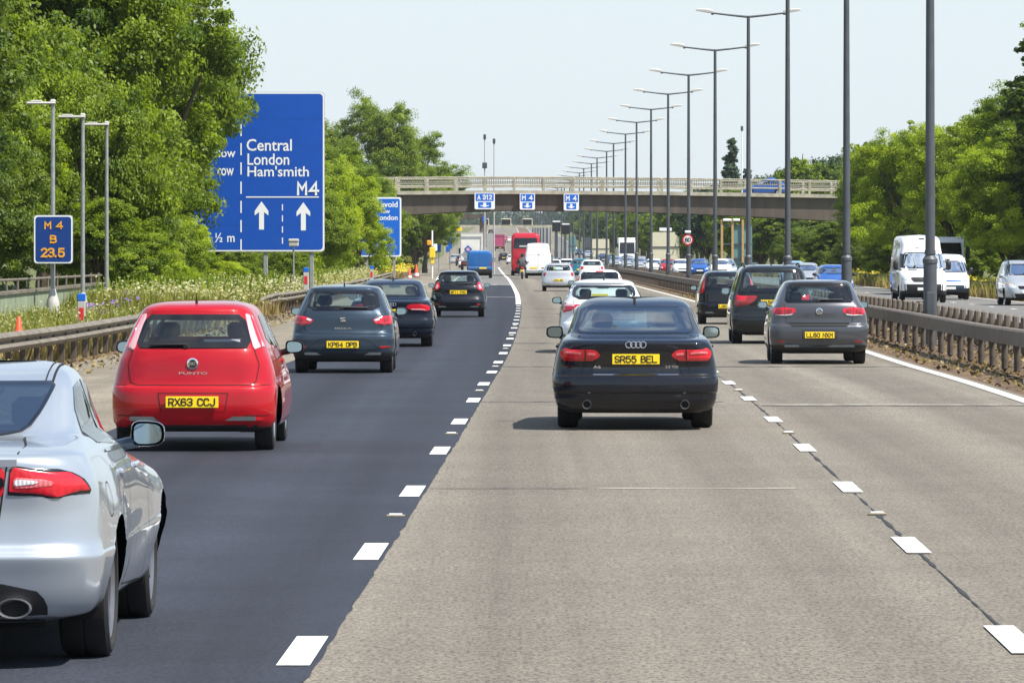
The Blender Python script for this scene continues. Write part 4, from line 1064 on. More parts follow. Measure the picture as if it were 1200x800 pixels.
# ------------------------------------------------------------------ safety barriers
def wbeam(name,label,d0,d1,off,ztop,group,flare=None):
    root=thing(name,label,'crash barrier',(xl(d0)+off,d0,zr(d0)),0,group)
    ds=np.arange(d0,d1+.1,2.0); px,py,pz=xl(d0)+off,d0,zr(d0)
    prof=[(-.045,0),(-.02,.02),(.03,.055),(.05,.085),(.03,.115),(-.03,.145),(-.05,.165),(-.03,.19),(.03,.22),(.05,.25),(.03,.285),(-.02,.31),(-.035,.325)]
    prof=[(a,b-.325) for a,b in prof]; V=[];F=[];n=len(prof)
    for d in ds:
        fx,fz=(flare(d) if flare else (0,0))
        for a,b in prof: V.append((xl(d)+off+a+fx-px,d-py,zr(d)+ztop+b+fz-pz))
    for i in range(len(ds)-1):
        for k in range(n-1): F.append((i*n+k,i*n+k+1,(i+1)*n+k+1,(i+1)*n+k))
    g=G(); g.add(V,F); g.build('rail','galv_worn',root)
    g=G(); g.box((0,0,0),(.09,.15,ztop-.04)); g.box((.05,0,ztop/2-.2),(.08,.12,.2)); pm=g.build('post','post_brown',root,smooth=False)
    first=True
    for d in np.arange(d0+1,d1,2.4):
        o=pm if first else pm.copy()
        if not first: COL.objects.link(o)
        first=False; fx,fz=(flare(d) if flare else (0,0))
        o.location=(xl(d)+off-.10+fx-px,d-py,zr(d)+(ztop-.04)/2+fz-pz)
    return root
wbeam('crash_barrier','weathered steel crash barrier on posts behind the red hatchback, left verge',58,153,-7.75,.68,'left verge barriers',flare=lambda d:(-max(0,(d-140)/13)**2*.5,-max(0,(d-146)/7)**2*.22))
wbeam('crash_barrier','second steel crash barrier farther along the left verge, beside the black saloon',178,360,-7.75,.68,'left verge barriers',flare=lambda d:(-max(0,(190-d)/12)**2*.6,-max(0,(184-d)/6)**2*.2))
wbeam('crash_barrier','grey crash barrier along the far edge of the oncoming carriageway',190,420,21.3,.70,'right verge barriers')
# the double barrier in the middle: posts are children, the farthest in one mass
def median(name,label,off,ztop,postw,posth,pm,rm,rail,d0=66,d1=560,pitch=2.1,group='central barriers'):
    root=thing(name,label,'crash barrier',(xl(d0)+off,d0,zr(d0)),0,group); P=Vector(root.location)
    ds=np.concatenate([np.arange(d0,200,4.0),np.arange(200,d1+1,8.0)])
    n=len(rail); V=[];F=[]
    for d in ds:
        for a,b in rail: V.append(Vector((xl(d)+off+a,d,zr(d)+ztop+b))-P)
    for i in range(len(ds)-1):
        for k in range(n): F.append((i*n+k,i*n+(k+1)%n,(i+1)*n+(k+1)%n,(i+1)*n+k))
    g=G(); g.add(V,F); fixn(g.build('rail',rm,root,smooth=False))
    g=G(); g.box((0,0,posth/2),(postw,.12,posth),bev=.04); po=g.build('post',pm,root,smooth=False)
    far=G()
    for k,d in enumerate(np.arange(d0+.7,d1,pitch)):
        q=Vector((xl(d)+off,d,zr(d)))-P
        if k<100:
            o=po if k==0 else po.copy()
            if k: COL.objects.link(o)
            o.location=q; o.rotation_euler=(random.uniform(-.02,.02),random.uniform(-.015,.015),random.uniform(-.1,.1))
        else: far.box(q+Vector((0,0,posth/2)),(postw,.17,posth))
    f=far.build('post',pm,root,smooth=False); f['kind']='stuff'
    return root
median('median_barrier','brown barrier of closely set posts and top rail beside the fast lane',8.55,.72,.11,.62,'post_brown','rail_brown',[(-.12,-.26),(-.12,-.03),(-.09,0),(.09,0),(.09,-.2),(-.06,-.22)],pitch=2.6)
median('median_barrier','row of dark post heads of the back barrier facing the oncoming traffic',10.05,.62,.13,.76,'rail_brown','rail_brown',[(.09,-.30),(.09,-.02),(.15,0),(.19,-.1),(.15,-.15),(.19,-.2),(.15,-.3)],pitch=2.0)

# ------------------------------------------------------------------ lamp columns in the central reservation
def lamp_column():
    r=thing('lamp_column','tall dark steel lamp column with two arms','lamp post',group='lamp columns along the central reservation')
    g=G(); g.tube([(0,0,-.1),(0,0,1.75)],.145,14); g.lathe([(.145,1.75),(.16,1.76),(.16,1.84),(.10,1.92)],n=14); g.box((0,-.146,.9),(.16,.02,.5),bev=.01); g.build('base_compartment','lamp_steel',r)
    g=G(); g.tube([(0,0,1.9),(0,0,6),(0,0,11.9)],[.105,.092,.068],12); g.lathe([(.105,1.95),(.12,1.95),(.12,2.03),(.1,2.03)],n=12); g.build('pole','lamp_steel',r)
    for sx in(-1,1):
        g=G(); g.tube([(0,0,11.85),(sx*.7,0,11.92),(sx*1.55,0,12.02)],[.05,.042,.036],8); a=g.build('arm','lamp_steel',r)
        g=G(); N=[(-.08,-.02),(0,-.045),(.62,.0),(.70,.025),(.62,.11),(.30,.15),(0,.11)]
        V=[];F=[]
        for yy,sc in((-.15,.6),(-.10,1),(.10,1),(.15,.6)):
            for x,z in N: V.append((sx*(1.50+x),yy,12.04+z*sc+x*.10))
        m=len(N)
        for i in range(3):
            for k in range(m): F.append((i*m+k,i*m+(k+1)%m,(i+1)*m+(k+1)%m,(i+1)*m+k))
        F+=[tuple(range(m)),tuple(3*m+k for k in range(m))]
        g.add(V,F); h=fixn(g.build('lantern','lamp_head_grey',a,smooth=False))
        g=G(); g.box((sx*1.50,0,12.0),(.12,.14,.12),bev=.02); g.build('bracket','lamp_steel',h)
    return r
lc=lamp_column()
pxs=[1090,992,923,877,838,807,783,763,746,733,719]
nearlab=['nearest lamp column, cut off by the top of the picture, beside the white van','lamp column right of the grey hatchback, second nearest','lamp column above the dark people carrier, third nearest','lamp column with the highest lantern in view, fourth nearest','fifth lamp column, first left of the tallest complete one','lamp column that carries the round speed limit sign',
 'seventh lamp column, in front of the cream board','eighth lamp column, left of the cream board','ninth lamp column, short of the road bridge','tenth lamp column, the last one in front of the bridge']
for k in range(38):
    d=116.5+38.5*k
    o=lc if k==0 else copy_tree(lc)
    x=X(pxs[k],d) if k<len(pxs) else xl(d)+9.95+(.15 if k%2 else 0)
    o.location=(x,d,zr(d)); o.rotation_euler=(0,0,heading(d))
    if k<len(nearlab): o['label']=nearlab[k]
    else: o['label']='distant lamp column in the shrinking row beyond the road bridge'
def sign_panel(root, w, h, face, x0=0, z0=0, rim='sign_white', t=.05, name='panel', r=.08, rimw=.05):
    g=G(); poly=round_poly([(x0,z0),(x0+w,z0),(x0+w,z0+h),(x0,z0+h)],r,5); g.prism(poly,0,t); p=fixn(g.build(name,'pole_grey',root,smooth=False))
    g=G(); P=poly; q=[tuple(a) for a in inset(poly,.012)]; g.prism(q,-.004,.001); fixn(g.build('border',rim,p,smooth=False))
    g=G(); q=[tuple(a) for a in inset(poly,rimw)]; g.prism(q,-.008,-.002); fixn(g.build('face',face,p,smooth=False))
    return p
def arrow_up(g,x,z0,z1,y,w,sg=1):
    h=z1-z0; a=[(x-w*.18,z0),(x+w*.18,z0),(x+w*.18,z0+h*.62*1),(x+w*.5,z0+h*.50),(x+w*.5,z0+h*.66),(x,z1),(x-w*.5,z0+h*.66),(x-w*.5,z0+h*.50),(x-w*.18,z0+h*.62)]
    if sg<0: a=[(p,z0+z1-q) for p,q in a]
    V=[(p,y,q) for p,q in a]; g.add(V,[(0,1,2,8),(2,3,4,5),(8,2,5),(5,6,7,8)])
# big direction sign
d=210.0; x0,x1=X(222,d),X(380.5,d); zb,zt=Z(295,d),Z(108,d)
r=thing('direction_sign','large blue motorway direction sign for Central London, half covered by leaves','road sign',(0,d,0))
pn=sign_panel(r,x1-x0,zt-zb,'sign_blue',x0,zb,r=.16,rimw=.07)
g=G(); Y=-.014
def tx(s,a,b,c,e,bold=.012):
    g=G(); text_fit(g,s,X(a,d),X(b,d),Z(e,d),Z(c,d),Y,bold=bold); g.build('lettering','sign_white',pn,smooth=False)
tx('Central',289,342,163,177); tx('London',290,339,180,193.5); tx("Ham'smith",290,362,194.5,207)
g=G(); stroke_text(g,'M4',X(348,d),X(374,d),Z(229,d),Z(213,d),Y,wt=.17,gap=2,dy=-.003); g.build('lettering','sign_white',pn,smooth=False); tx('slow',251,276,174,184.5); tx('row',255,274,197,206)
tx('½ m',252,275,273,284)
g=G(); arrow_up(g,X(306.5,d),Z(269,d),Z(236,d),Y,X(314.5,d)-X(298.5,d)); g.build('arrow','sign_white',pn,smooth=False); g=G(); arrow_up(g,X(355.5,d),Z(270,d),Z(237,d),Y,X(363.5,d)-X(347.5,d)); g.build('arrow','sign_white',pn,smooth=False)
g=G(); g.box((X(331,d),Y,Z(231,d)),(X(373.5,d)-X(288,d),.002,.045))
for k in range(8):
    yc=130+k*22.5; g.box((X(282.5,d),Y,Z(yc,d)),(.05,.002,.46))
for k in range(4): g.box((X(331,d),Y,Z(243+k*13,d)),(.04,.002,.24))
g.build('divider','sign_white',pn,smooth=False)
for zz in np.linspace(zb,zt,7)[1:-1]:
    g=G(); g.box(((x0+x1)/2,-.009,zz),(x1-x0-.2,.003,.012)); g.build('panel_joint','panel_joint',pn,smooth=False)
for px in(311,365):
    g=G(); g.box((X(px,d),.12,(zb+3)/2-.2),(.17,.14,zb+3.4),bev=.02); g.build('leg','pole_grey',r)
# marker sign on a grey pole with a lamp
def lamp_pole(px,d,ytop,ybase,label,head=-1,hl=.75):
    k=FPX/d; zb=Z(ybase,d); zt=Z(ytop,d)
    r=thing('sign_light',label,'lamp post',(X(px,d),d,zb),0,'grey sign-lighting poles on the left verge'); h=zt-zb
    g=G(); g.lathe([(.17,0),(.17,.42),(.15,.50),(.07,.78),(.065,.8)],n=16); g.build('base_compartment','lamp_head_grey',r)
    g=G(); g.tube([(0,0,.75),(0,0,h)],[.062,.05],10); g.build('pole','pole_grey',r)
    g=G(); g.box((head*.30,0,h+.02),(hl,.22,.07),bev=.03); g.box((0,0,h+.07),(.16,.16,.10),bev=.04); g.box((head*.42,0,h+.07),(.30,.18,.05),bev=.02); g.build('lamp_head','lamp_head_grey',r)
    return r
lamp_pole(62,141,122,375,'grey sign-lighting pole behind the small M4 marker sign')
lamp_pole(97,150,138,377,'middle grey sign-lighting pole, behind the striped marker post')
lamp_pole(125,160,147,370,'rightmost grey sign-lighting pole, at the end of the green wall')
d=140.6; r=thing('marker_sign','small blue driver location sign reading M4 B 23.5','road sign',(0,d,0))
pn=sign_panel(r,X(85.5,d)-X(39.5,d),Z(252,d)-Z(309,d),'sign_navy',X(39.5,d),Z(309,d),r=.09,rimw=.045)
g=G(); Y=-.014
def tx(s,a,b,c,e,bold=.02): text_fit(g,s,X(a,d),X(b,d),Z(e,d),Z(c,d),Y,bold=bold)
stroke_text(g,'M 4',X(52,d),X(74,d),Z(268.5,d),Z(259.5,d),Y,gap=1.2,dy=-.003); g.build('lettering','sign_amber',pn,smooth=False); g=G(); stroke_text(g,'B',X(58.5,d),X(66.5,d),Z(285,d),Z(275.5,d),Y,dy=-.003); g.build('lettering','sign_amber',pn,smooth=False); g=G(); stroke_text(g,'23.5',X(48,d),X(76,d),Z(301.5,d),Z(290.5,d),Y,dy=-.003)
g.build('lettering','sign_amber',pn,smooth=False)
g=G(); g.box((X(62,d),.075,Z(268,d)),(.20,.05,.05)); g.box((X(62,d),.075,Z(295,d)),(.20,.05,.05)); g.build('bracket','pole_grey',r)
# second blue sign, half hidden by the bush
d=330.0; r=thing('direction_sign','smaller blue direction sign with cut-off words, partly behind a bright bush','road sign',(0,d,0))
pn=sign_panel(r,X(470.5,d)-X(420,d),Z(231,d)-Z(301,d),'sign_blue_bright',X(420,d),Z(301,d),r=.14,rimw=.10)
g=G(); Y=-.014
def tx(s,a,b,c,e,bold=.02):
    g=G(); text_fit(g,s,X(a,d),X(b,d),Z(e,d),Z(c,d),Y,bold=bold); g.build('lettering','sign_white',pn,smooth=False)
tx('To avoid',433,466,236,243); tx('low',447,457,245,250); tx('London',441,466,252,258)
for px in(430,462): g=G(); g.box((X(px,d),.12,0),(.14,.12,Z(301,d)*2+1.6)); g.build('leg','pole_grey',r)
# little lamp on a post in front of the big sign
d=196.0; r=thing('sign_lamp','small grey lamp box on a thin post below the big blue sign','lamp',(X(344,d),d,Z(330,d)))
g=G(); h=Z(288,d)-Z(330,d); g.tube([(0,0,0),(0,0,h)],.03,8); g.build('post','pole_grey',r)
g=G(); g.box((0,0,h+.06),(.36,.2,.17),bev=.03); g.box((0,0,h+.19),(.38,.24,.11),bev=.03); g.build('lamp_box','lamp_head_grey',r)
# marker posts, cones
def marker_post(px,d,ybase,h,label):
    r=thing('marker_post',label,'marker post',(X(px,d),d,Z(ybase,d)),0,'white verge marker posts')
    g=G(); g.box((0,0,h*.40),(.17,.06,h*.8),bev=.015); g.build('post','lamp_head_grey',r)
    g=G(); g.box((0,0,h*.90),(.175,.065,h*.2),bev=.015); g.build('cap','sign_blue_bright',r)
    g=G(); g.box((0,-.034,h*.45),(.10,.008,h*.35)); g.build('reflector','sign_red',r)
marker_post(95.5,118,388,.80,'white marker post with blue cap and red reflector behind the nearer barrier')
marker_post(358.5,172,340,.7,'small marker post with blue cap behind the slate hatchback'); marker_post(435.5,262,330,.75,'small marker post with blue cap above the black saloon')
def cone(px,d,ybase,h,label):
    r=thing('traffic_cone',label,'traffic cone',(X(px,d),d,Z(ybase,d)),random.random(),'traffic cones on the left verge')
    g=G(); g.box((0,0,.02),(h*.5,h*.5,.04),bev=.01); g.build('base','black_plastic',r)
    g=G(); g.lathe([(h*.19,.04),(h*.04,h*.96),(.001,h)],n=16); g.build('cone_body','cone_orange',r)
    f=lambda z: h*.19+(h*.04-h*.19)*(z-.04)/(h*.92)+.004
    g=G(); g.lathe([(f(h*.12),h*.12),(f(h*.32),h*.32)],n=16); g.build('sleeve','sign_white',r)
cone(22,96,424,.80,'orange traffic cone poking up behind the nearer barrier')
cone(488,330,325,.8,'orange and white cone at the end of the second barrier'); cone(480,338,327,.7,'orange and white cone in the yellow weeds past the second barrier')
# parapet with railing on the far left
d0,d1=104.0,166.0; r=thing('parapet_wall','low green stained parapet wall with a grey railing on top','wall',(-12.3,d0,zr(d0)))
V=[];F=[]
ds=np.arange(d0,d1+.1,4)
g=G()
for i in range(len(ds)-1):
    a,b=ds[i],ds[i+1]
    g.add([(q[0]*.12,yy-d0,zz) for q in [(0,0)] for yy,zz in()],[])
g.box((0,(d1-d0)/2,.25),(.30,d1-d0,1.35)); g.build('wall','wall_green',r,smooth=False)
g=G(); g.box((0,(d1-d0)/2,.955),(.40,d1-d0+.1,.07)); g.build('coping','galv_worn',r,smooth=False)
g=G(); g.tube([(0,0,1.32),(0,d1-d0,1.20)],.035,8); g.build('handrail','galv_worn',r)
g=G(); g.tube([(0,0,.99),(0,0,1.29)],.03,8); pm=g.build('railing_post','galv_worn',r)
for k,yy in enumerate(np.arange(1,d1-d0,3.0)):
    o=pm if k==0 else pm.copy()
    if k: COL.objects.link(o)
    o.location=(0,yy,0); o.scale=(1,1,1)
# ------------------------------------------------------------------ road bridge
BD=485.0; k=FPX/BD
r=thing('road_bridge','concrete road bridge crossing the motorway, dark girder and pale railing','bridge',(0,BD,0))
top=[(380,229.5),(447,228.6),(600,227.6),(780,229),(985,232.5),(1040,234)]
bot=[(1040,262),(985,259.5),(900,254.5),(800,250),(700,247.3),(600,246.8),(530,248.5),(480,251.5),(447,254.5),(380,262)]
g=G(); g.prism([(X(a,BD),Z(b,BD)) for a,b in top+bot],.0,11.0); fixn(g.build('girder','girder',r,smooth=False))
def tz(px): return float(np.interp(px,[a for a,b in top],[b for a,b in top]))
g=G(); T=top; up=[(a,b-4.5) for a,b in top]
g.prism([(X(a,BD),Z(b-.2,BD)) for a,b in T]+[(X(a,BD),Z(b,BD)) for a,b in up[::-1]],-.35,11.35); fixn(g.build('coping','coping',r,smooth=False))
for yy,nm in((-.1,'near'),(11.1,'far')):
    for dy,rr,mt in((20.0,.075,'parapet_paint'),(14.5,.05,'bar_grey'),(10.2,.075,'parapet_paint')):
        g=G(); g.tube([(X(a,BD),yy,Z(b-dy,BD)) for a,b in top],rr,6); g.build('rail',mt,r)
    g=G()
    for px in np.arange(384,1036,2.7):
        g.box((X(px,BD),yy,Z(tz(px)-15.1,BD)),(.045,.04,9.3/k))
    g.build('railing_bars','bar_grey',r,smooth=False)
    for px in np.arange(395,1036,34.6):
        g=G(); g.box((X(px,BD),yy,Z(tz(px)-12.2,BD)),(.24,.20,15.5/k),bev=.02); g.build('parapet_post','parapet_paint',r)
g=G(); g.prism([(X(988,BD),Z(258,BD)),(X(1010,BD),Z(259,BD)),(X(1036,BD),Z(316,BD)),(X(1016,BD),Z(316,BD))],1.0,9.5); fixn(g.build('raking_pier','pier_concrete',r,smooth=False))
g=G(); g.prism([(X(475,BD),Z(250,BD)),(X(452,BD),Z(253,BD)),(X(428,BD),Z(318,BD)),(X(448,BD),Z(318,BD))],1.0,9.5); fixn(g.build('raking_pier','pier_concrete',r,smooth=False))
bridge_root=r
# embankments carrying the road either side
for sx,(a,b) in ((-1,(-60,X(400,BD))),(1,(X(1020,BD),75))):
    g=G(); pts=[(a,Z(231,BD)),(b,Z(231,BD)),(b+ (4 if sx<0 else -4),-1.2),(a,-1.2)] if True else 0
    g.prism(pts,-.2,11.2); o=fixn(g.build('embankment','field',None,smooth=False,loc=(0,BD,0))); o['kind']='structure'
# lane signs on the girder
def lane_sign(px,y0,y1,hw,txt,label):
    dd=BD-.45; r=thing('lane_sign',label,'road sign',(X(px,dd),dd,Z(y1,dd)),0,'lane signs on the bridge girder')
    w=hw*2/k; h=(y1-y0)/k
    pn=sign_panel(r,w,h,'sign_white',-w/2,0,r=.14,t=.2,rimw=.03)
    g=G(); q=round_poly([(-w*.44,h*.50),(w*.44,h*.50),(w*.44,h*.955),(-w*.44,h*.955)],.09); g.prism(q,-.014,-.009); u=fixn(g.build('blue_field','sign_blue_bright',pn,smooth=False))
    g=G(); stroke_text(g,txt,-w*.36,w*.36,h*.58,h*.88,-.018,wt=.2,dy=-.005); g.build('lettering','sign_white',u,smooth=False)
    g=G(); q=round_poly([(-w*.32,h*.09),(w*.32,h*.09),(w*.32,h*.44),(-w*.32,h*.44)],.06); g.prism(q,-.014,-.009); u=fixn(g.build('blue_field','sign_blue_bright',pn,smooth=False))
    g=G(); arrow_up(g,0,h*.13,h*.40,-.018,w*.42,-1); g.build('arrow','sign_white',u,smooth=False)
lane_sign(568,226,245.5,12,'A 312','white-edged lane sign reading A 312, leftmost on the bridge girder')
lane_sign(618,226.5,246,9,'M 4','lane sign reading M 4 in the middle of the bridge girder')
lane_sign(669.5,227,247,9,'M 4','lane sign reading M 4, rightmost on the bridge girder')
# camera masts behind the bridge
def mast(px,d,ytop,label,box=None,mat='pole_grey'):
    r=thing('camera_mast',label,'mast',(X(px,d),d,zr(d)),0,'thin masts seen above the bridge'); h=Z(ytop,d)-zr(d)
    g=G(); g.tube([(0,0,0),(0,0,h)],[.075,.05],8); g.build('pole','lamp_head_grey' if mat=='pole_grey' else mat,r)
    g=G(); g.box((0,0,h+.12),(.26,.3,.5),bev=.06); g.build('camera_head','lamp_steel',r)
    if box: g=G(); g.box((0,-.1,Z(box,d)-zr(d)),(.45,.3,.55),bev=.04); g.build('equipment_box','lamp_steel',r)
mast(568,515,162,'thin camera mast with a box halfway up, left of the pair',194); mast(579,520,167,'thin camera mast without a box, right of the pair'); mast(869.5,560,152,'white mast right of the poplar above the bridge',None,'sign_white')
# slip-road bridge behind
d=640.0; kk=FPX/d
r=thing('slip_road_bridge','dark low bridge end seen under the main bridge at left','bridge',(0,d,0))
g=G(); g.prism([(X(440,d),Z(247,d)),(X(572,d),Z(251,d)),(X(572,d),Z(255,d)),(X(440,d),Z(264,d))],0,8); fixn(g.build('girder','girder',r,smooth=False))
g=G(); g.prism([(X(562,d),Z(254,d)),(X(570,d),Z(254,d)),(X(570,d),Z(290,d)),(X(562,d),Z(290,d))],1,7); fixn(g.build('pier','pier_concrete',r,smooth=False))
g=G(); g.prism([(X(441,d),Z(262,d)),(X(449,d),Z(262,d)),(X(449,d),Z(296,d)),(X(441,d),Z(296,d))],1,7); fixn(g.build('pier','pier_concrete',r,smooth=False))
# signal gantry in the distance
d=929.0; r=thing('signal_gantry','pale signal gantry spanning the carriageway under the bridge view','gantry',(0,d,0))
g=G(); g.box(((X(521,d)+X(648,d))/2,0,Z(265.3,d)),(X(648,d)-X(521,d),.6,.45)); g.build('beam','coping',r,smooth=False)
for px in(522,647): g=G(); zz=Z(264,d); g.box((X(px,d),0,(zz-1.2)/2),(.45,.5,zz+1.2)); g.build('leg','coping',r,smooth=False)
for px,lb in((567,'leftmost'),(593,'middle'),(618,'rightmost')):
    q=thing('lane_signal','black lane signal standing on the far gantry, %s of three'%lb,'traffic signal',(X(px,d),d-.1,Z(264,d)),0,'lane signals on the far gantry')
    g=G(); g.box((0,0,.55),(1.75,.4,1.2),bev=.1); g.build('housing','coping',q); g=G(); g.box((0,-.22,.55),(1.45,.06,.85)); g.build('screen','signal_black',q)
for px,y,lb in((652,265,'left'),(663,268,'right')):
    d=760.0; q=thing('lane_signal','black post-mounted signal with a pale top in the central reservation, %s one'%lb,'traffic signal',(X(px,d),d,zr(d)),0,'signals in the central reservation')
    h=Z(y+6,d)-zr(d); g=G(); g.tube([(0,0,0),(0,0,h)],.09,8); g.build('post','lamp_steel',q)
    g=G(); g.box((0,0,h+.6),(1.15,.35,1.3),bev=.06); g.build('housing','signal_black',q); g=G(); g.box((0,0,h+1.34),(1.0,.3,.18)); g.build('cap','sign_white',q)
# backs of signs for the other direction
def sign_back(px,d,y0,y1,w,label,mat='sign_back_cream',plaque=True):
    kk=FPX/d; r=thing('sign_board',label,'road sign',(X(px,d),d,zr(d)),0,'backs of signs on the far verge'); z0,z1=Z(y1,d)-zr(d),Z(y0,d)-zr(d); W=w/kk
    g=G(); g.prism(round_poly([(-W/2,z0),(W/2,z0),(W/2,z1),(-W/2,z1)],.25),0,.06); fixn(g.build('panel',mat,r,smooth=False))
    g=G(); g.box((0,-.05,(z0+z1)/2),(W,.08,.14)); g.build('stiffener','lamp_steel',r,smooth=False)
    for sx in(-.3,.3): g=G(); g.box((W*sx,.1,z0/2+.1),(.14,.12,z0+.6)); g.build('leg','lamp_steel',r,smooth=False)
    if plaque: g=G(); g.box((0,0,z1+.35),(W*.45,.06,.4)); g.build('plaque','sign_white',r,smooth=False); 
sign_back(780,690,272,307,32,'large cream back of a road sign left of the speed limit sign, white plaque above')
sign_back(704,1110,280,303,20,'smaller cream back of a road sign far down the oncoming side',plaque=False)
sign_back(688.5,1180,278,302,11,'dark narrow sign board beside the far cream board','lamp_steel',False)
sign_back(670.5,1250,277,299,9,'small teal back of a sign, farthest left of the boards','sign_back_teal',False)
d=478.0; r=thing('frame_sign','tall tan sign frame with teal panels right of the speed limit sign','road sign',(0,d,0))
for px in(846,858.5,870.5): g=G(); g.box((X(px,d),0,Z(258,d)/2-.3),(.20,.2,Z(258,d)+.7)); g.build('post','frame_tan',r,smooth=False)
for a,b,y0 in((860,869,264),(872,881.5,264)): g=G(); g.box(((X(a,d)+X(b,d))/2,.14,(Z(y0,d)+Z(313,d))/2),(X(b,d)-X(a,d),.06,Z(y0,d)-Z(313,d))); g.build('panel','sign_back_teal',r,smooth=False)
for y in(264,286,303): g=G(); g.box((X(863,d),.03,Z(y,d)),(X(881,d)-X(845,d),.10,.12)); g.build('cross_bar','lamp_steel',r,smooth=False)
for a,b in((847,857),(859,867)): g=G(); g.box(((X(a,d)+X(b,d))/2,-.05,Z(257.8,d)),(X(b,d)-X(a,d),.35,.22),bev=.05); g.build('lamp','sign_white',r)
# speed limit sign fixed to a lamp column
d=308.4; r=thing('speed_limit_sign','round 60 speed limit sign with a red ring on a lamp column','road sign',(X(806,d),d,Z(281,d)))
g=G(); g.lathe([(.0005,0),(.30,0),(.30,-.025),(.0005,-.025)],axis='y',n=32); fixn(g.build('disc','sign_red',r,smooth=False))
g=G(); g.lathe([(.0005,-.028),(.225,-.028),(.225,-.02)],axis='y',n=32); p=fixn(g.build('face','sign_white',r,smooth=False))
g=G(); stroke_text(g,'60',-.165,.165,-.12,.12,-.032,wt=.2,dy=-.003); g.build('lettering','black_paint',p,smooth=False)
g=G(); g.box((0,.0,.44),(.34,.1,.14),bev=.03); g.build('lamp','sign_white',r); 
# yellow roadside equipment by the left verge under the bridge, and small blue signs
d=400.0; r=thing('yellow_camera','yellow roadside camera box with an orange lamp on a white pole','speed camera',(X(506.5,d),d,zr(d)))
kk=FPX/d; g=G(); g.tube([(0,0,0),(0,0,Z(270,d)-zr(d))],.06,8); g.build('pole','sign_white',r)
g=G(); g.box((0,-.08,Z(296,d)-zr(d)),(.42,.4,.75),bev=.04); g.box((0,-.08,Z(306,d)-zr(d)),(.25,.25,.4),bev=.03); g.build('camera_box','sign_yellow',r)
g=G(); g.box((-.24,-.06,Z(284.5,d)-zr(d)),(.32,.3,.36),bev=.06); g.build('orange_lamp','lamp_amber',r); g=G(); g.box((.22,-.05,Z(290,d)-zr(d)),(.28,.2,.5),bev=.03); g.build('white_box','sign_white',r)
d=560.0; r=thing('blue_board','narrow bright blue sign at the left verge beyond the bridge','road sign',(X(527.5,d),d,zr(d)))
g=G(); g.box((0,0,Z(279,d)-zr(d)),(.42,.08,(290-266)/FPX*d),bev=.02); g.build('panel','sign_blue_bright',r); g=G(); g.tube([(0,.05,0),(0,.05,Z(290,d)-zr(d)+.3)],.06,8); g.build('leg','pole_grey',r)
g=G(); g.box((-.25,-.05,Z(292,d)-zr(d)),(.36,.06,.55),bev=.02); g.build('small_panel','sign_blue_bright',r)
r=thing('blue_board','small blue sign with a pale mark among the dark leaves','road sign',(X(515,d),d-4,zr(d)))
g=G(); g.box((0,0,Z(291,d)-zr(d)),(.40,.06,.75),bev=.03); g.build('panel','sign_blue_bright',r); g=G(); g.tube([(0,.05,0),(0,.05,Z(292,d)-zr(d))],.05,8); g.build('leg','pole_grey',r)
d=900.0; r=thing('yellow_board','yellow diversion board below the far gantry','road sign',(X(536,d),d,zr(d)))
g=G(); g.box((0,0,Z(268.5,d)-zr(d)),(1.5,.1,.62),bev=.03); g.build('panel','sign_yellow',r); g=G(); g.tube([(0,.08,0),(0,.08,Z(269,d)-zr(d))],.07,8); g.build('leg','pole_grey',r)
d=636.0; r=thing('blue_board','bright blue sign fixed beside the pier of the slip-road bridge','road sign',(X(567.5,d),d,Z(256.5,d)))
g=G(); g.box((0,0,.0),(.42,.1,.7),bev=.02); g.build('panel','sign_blue_bright',r)
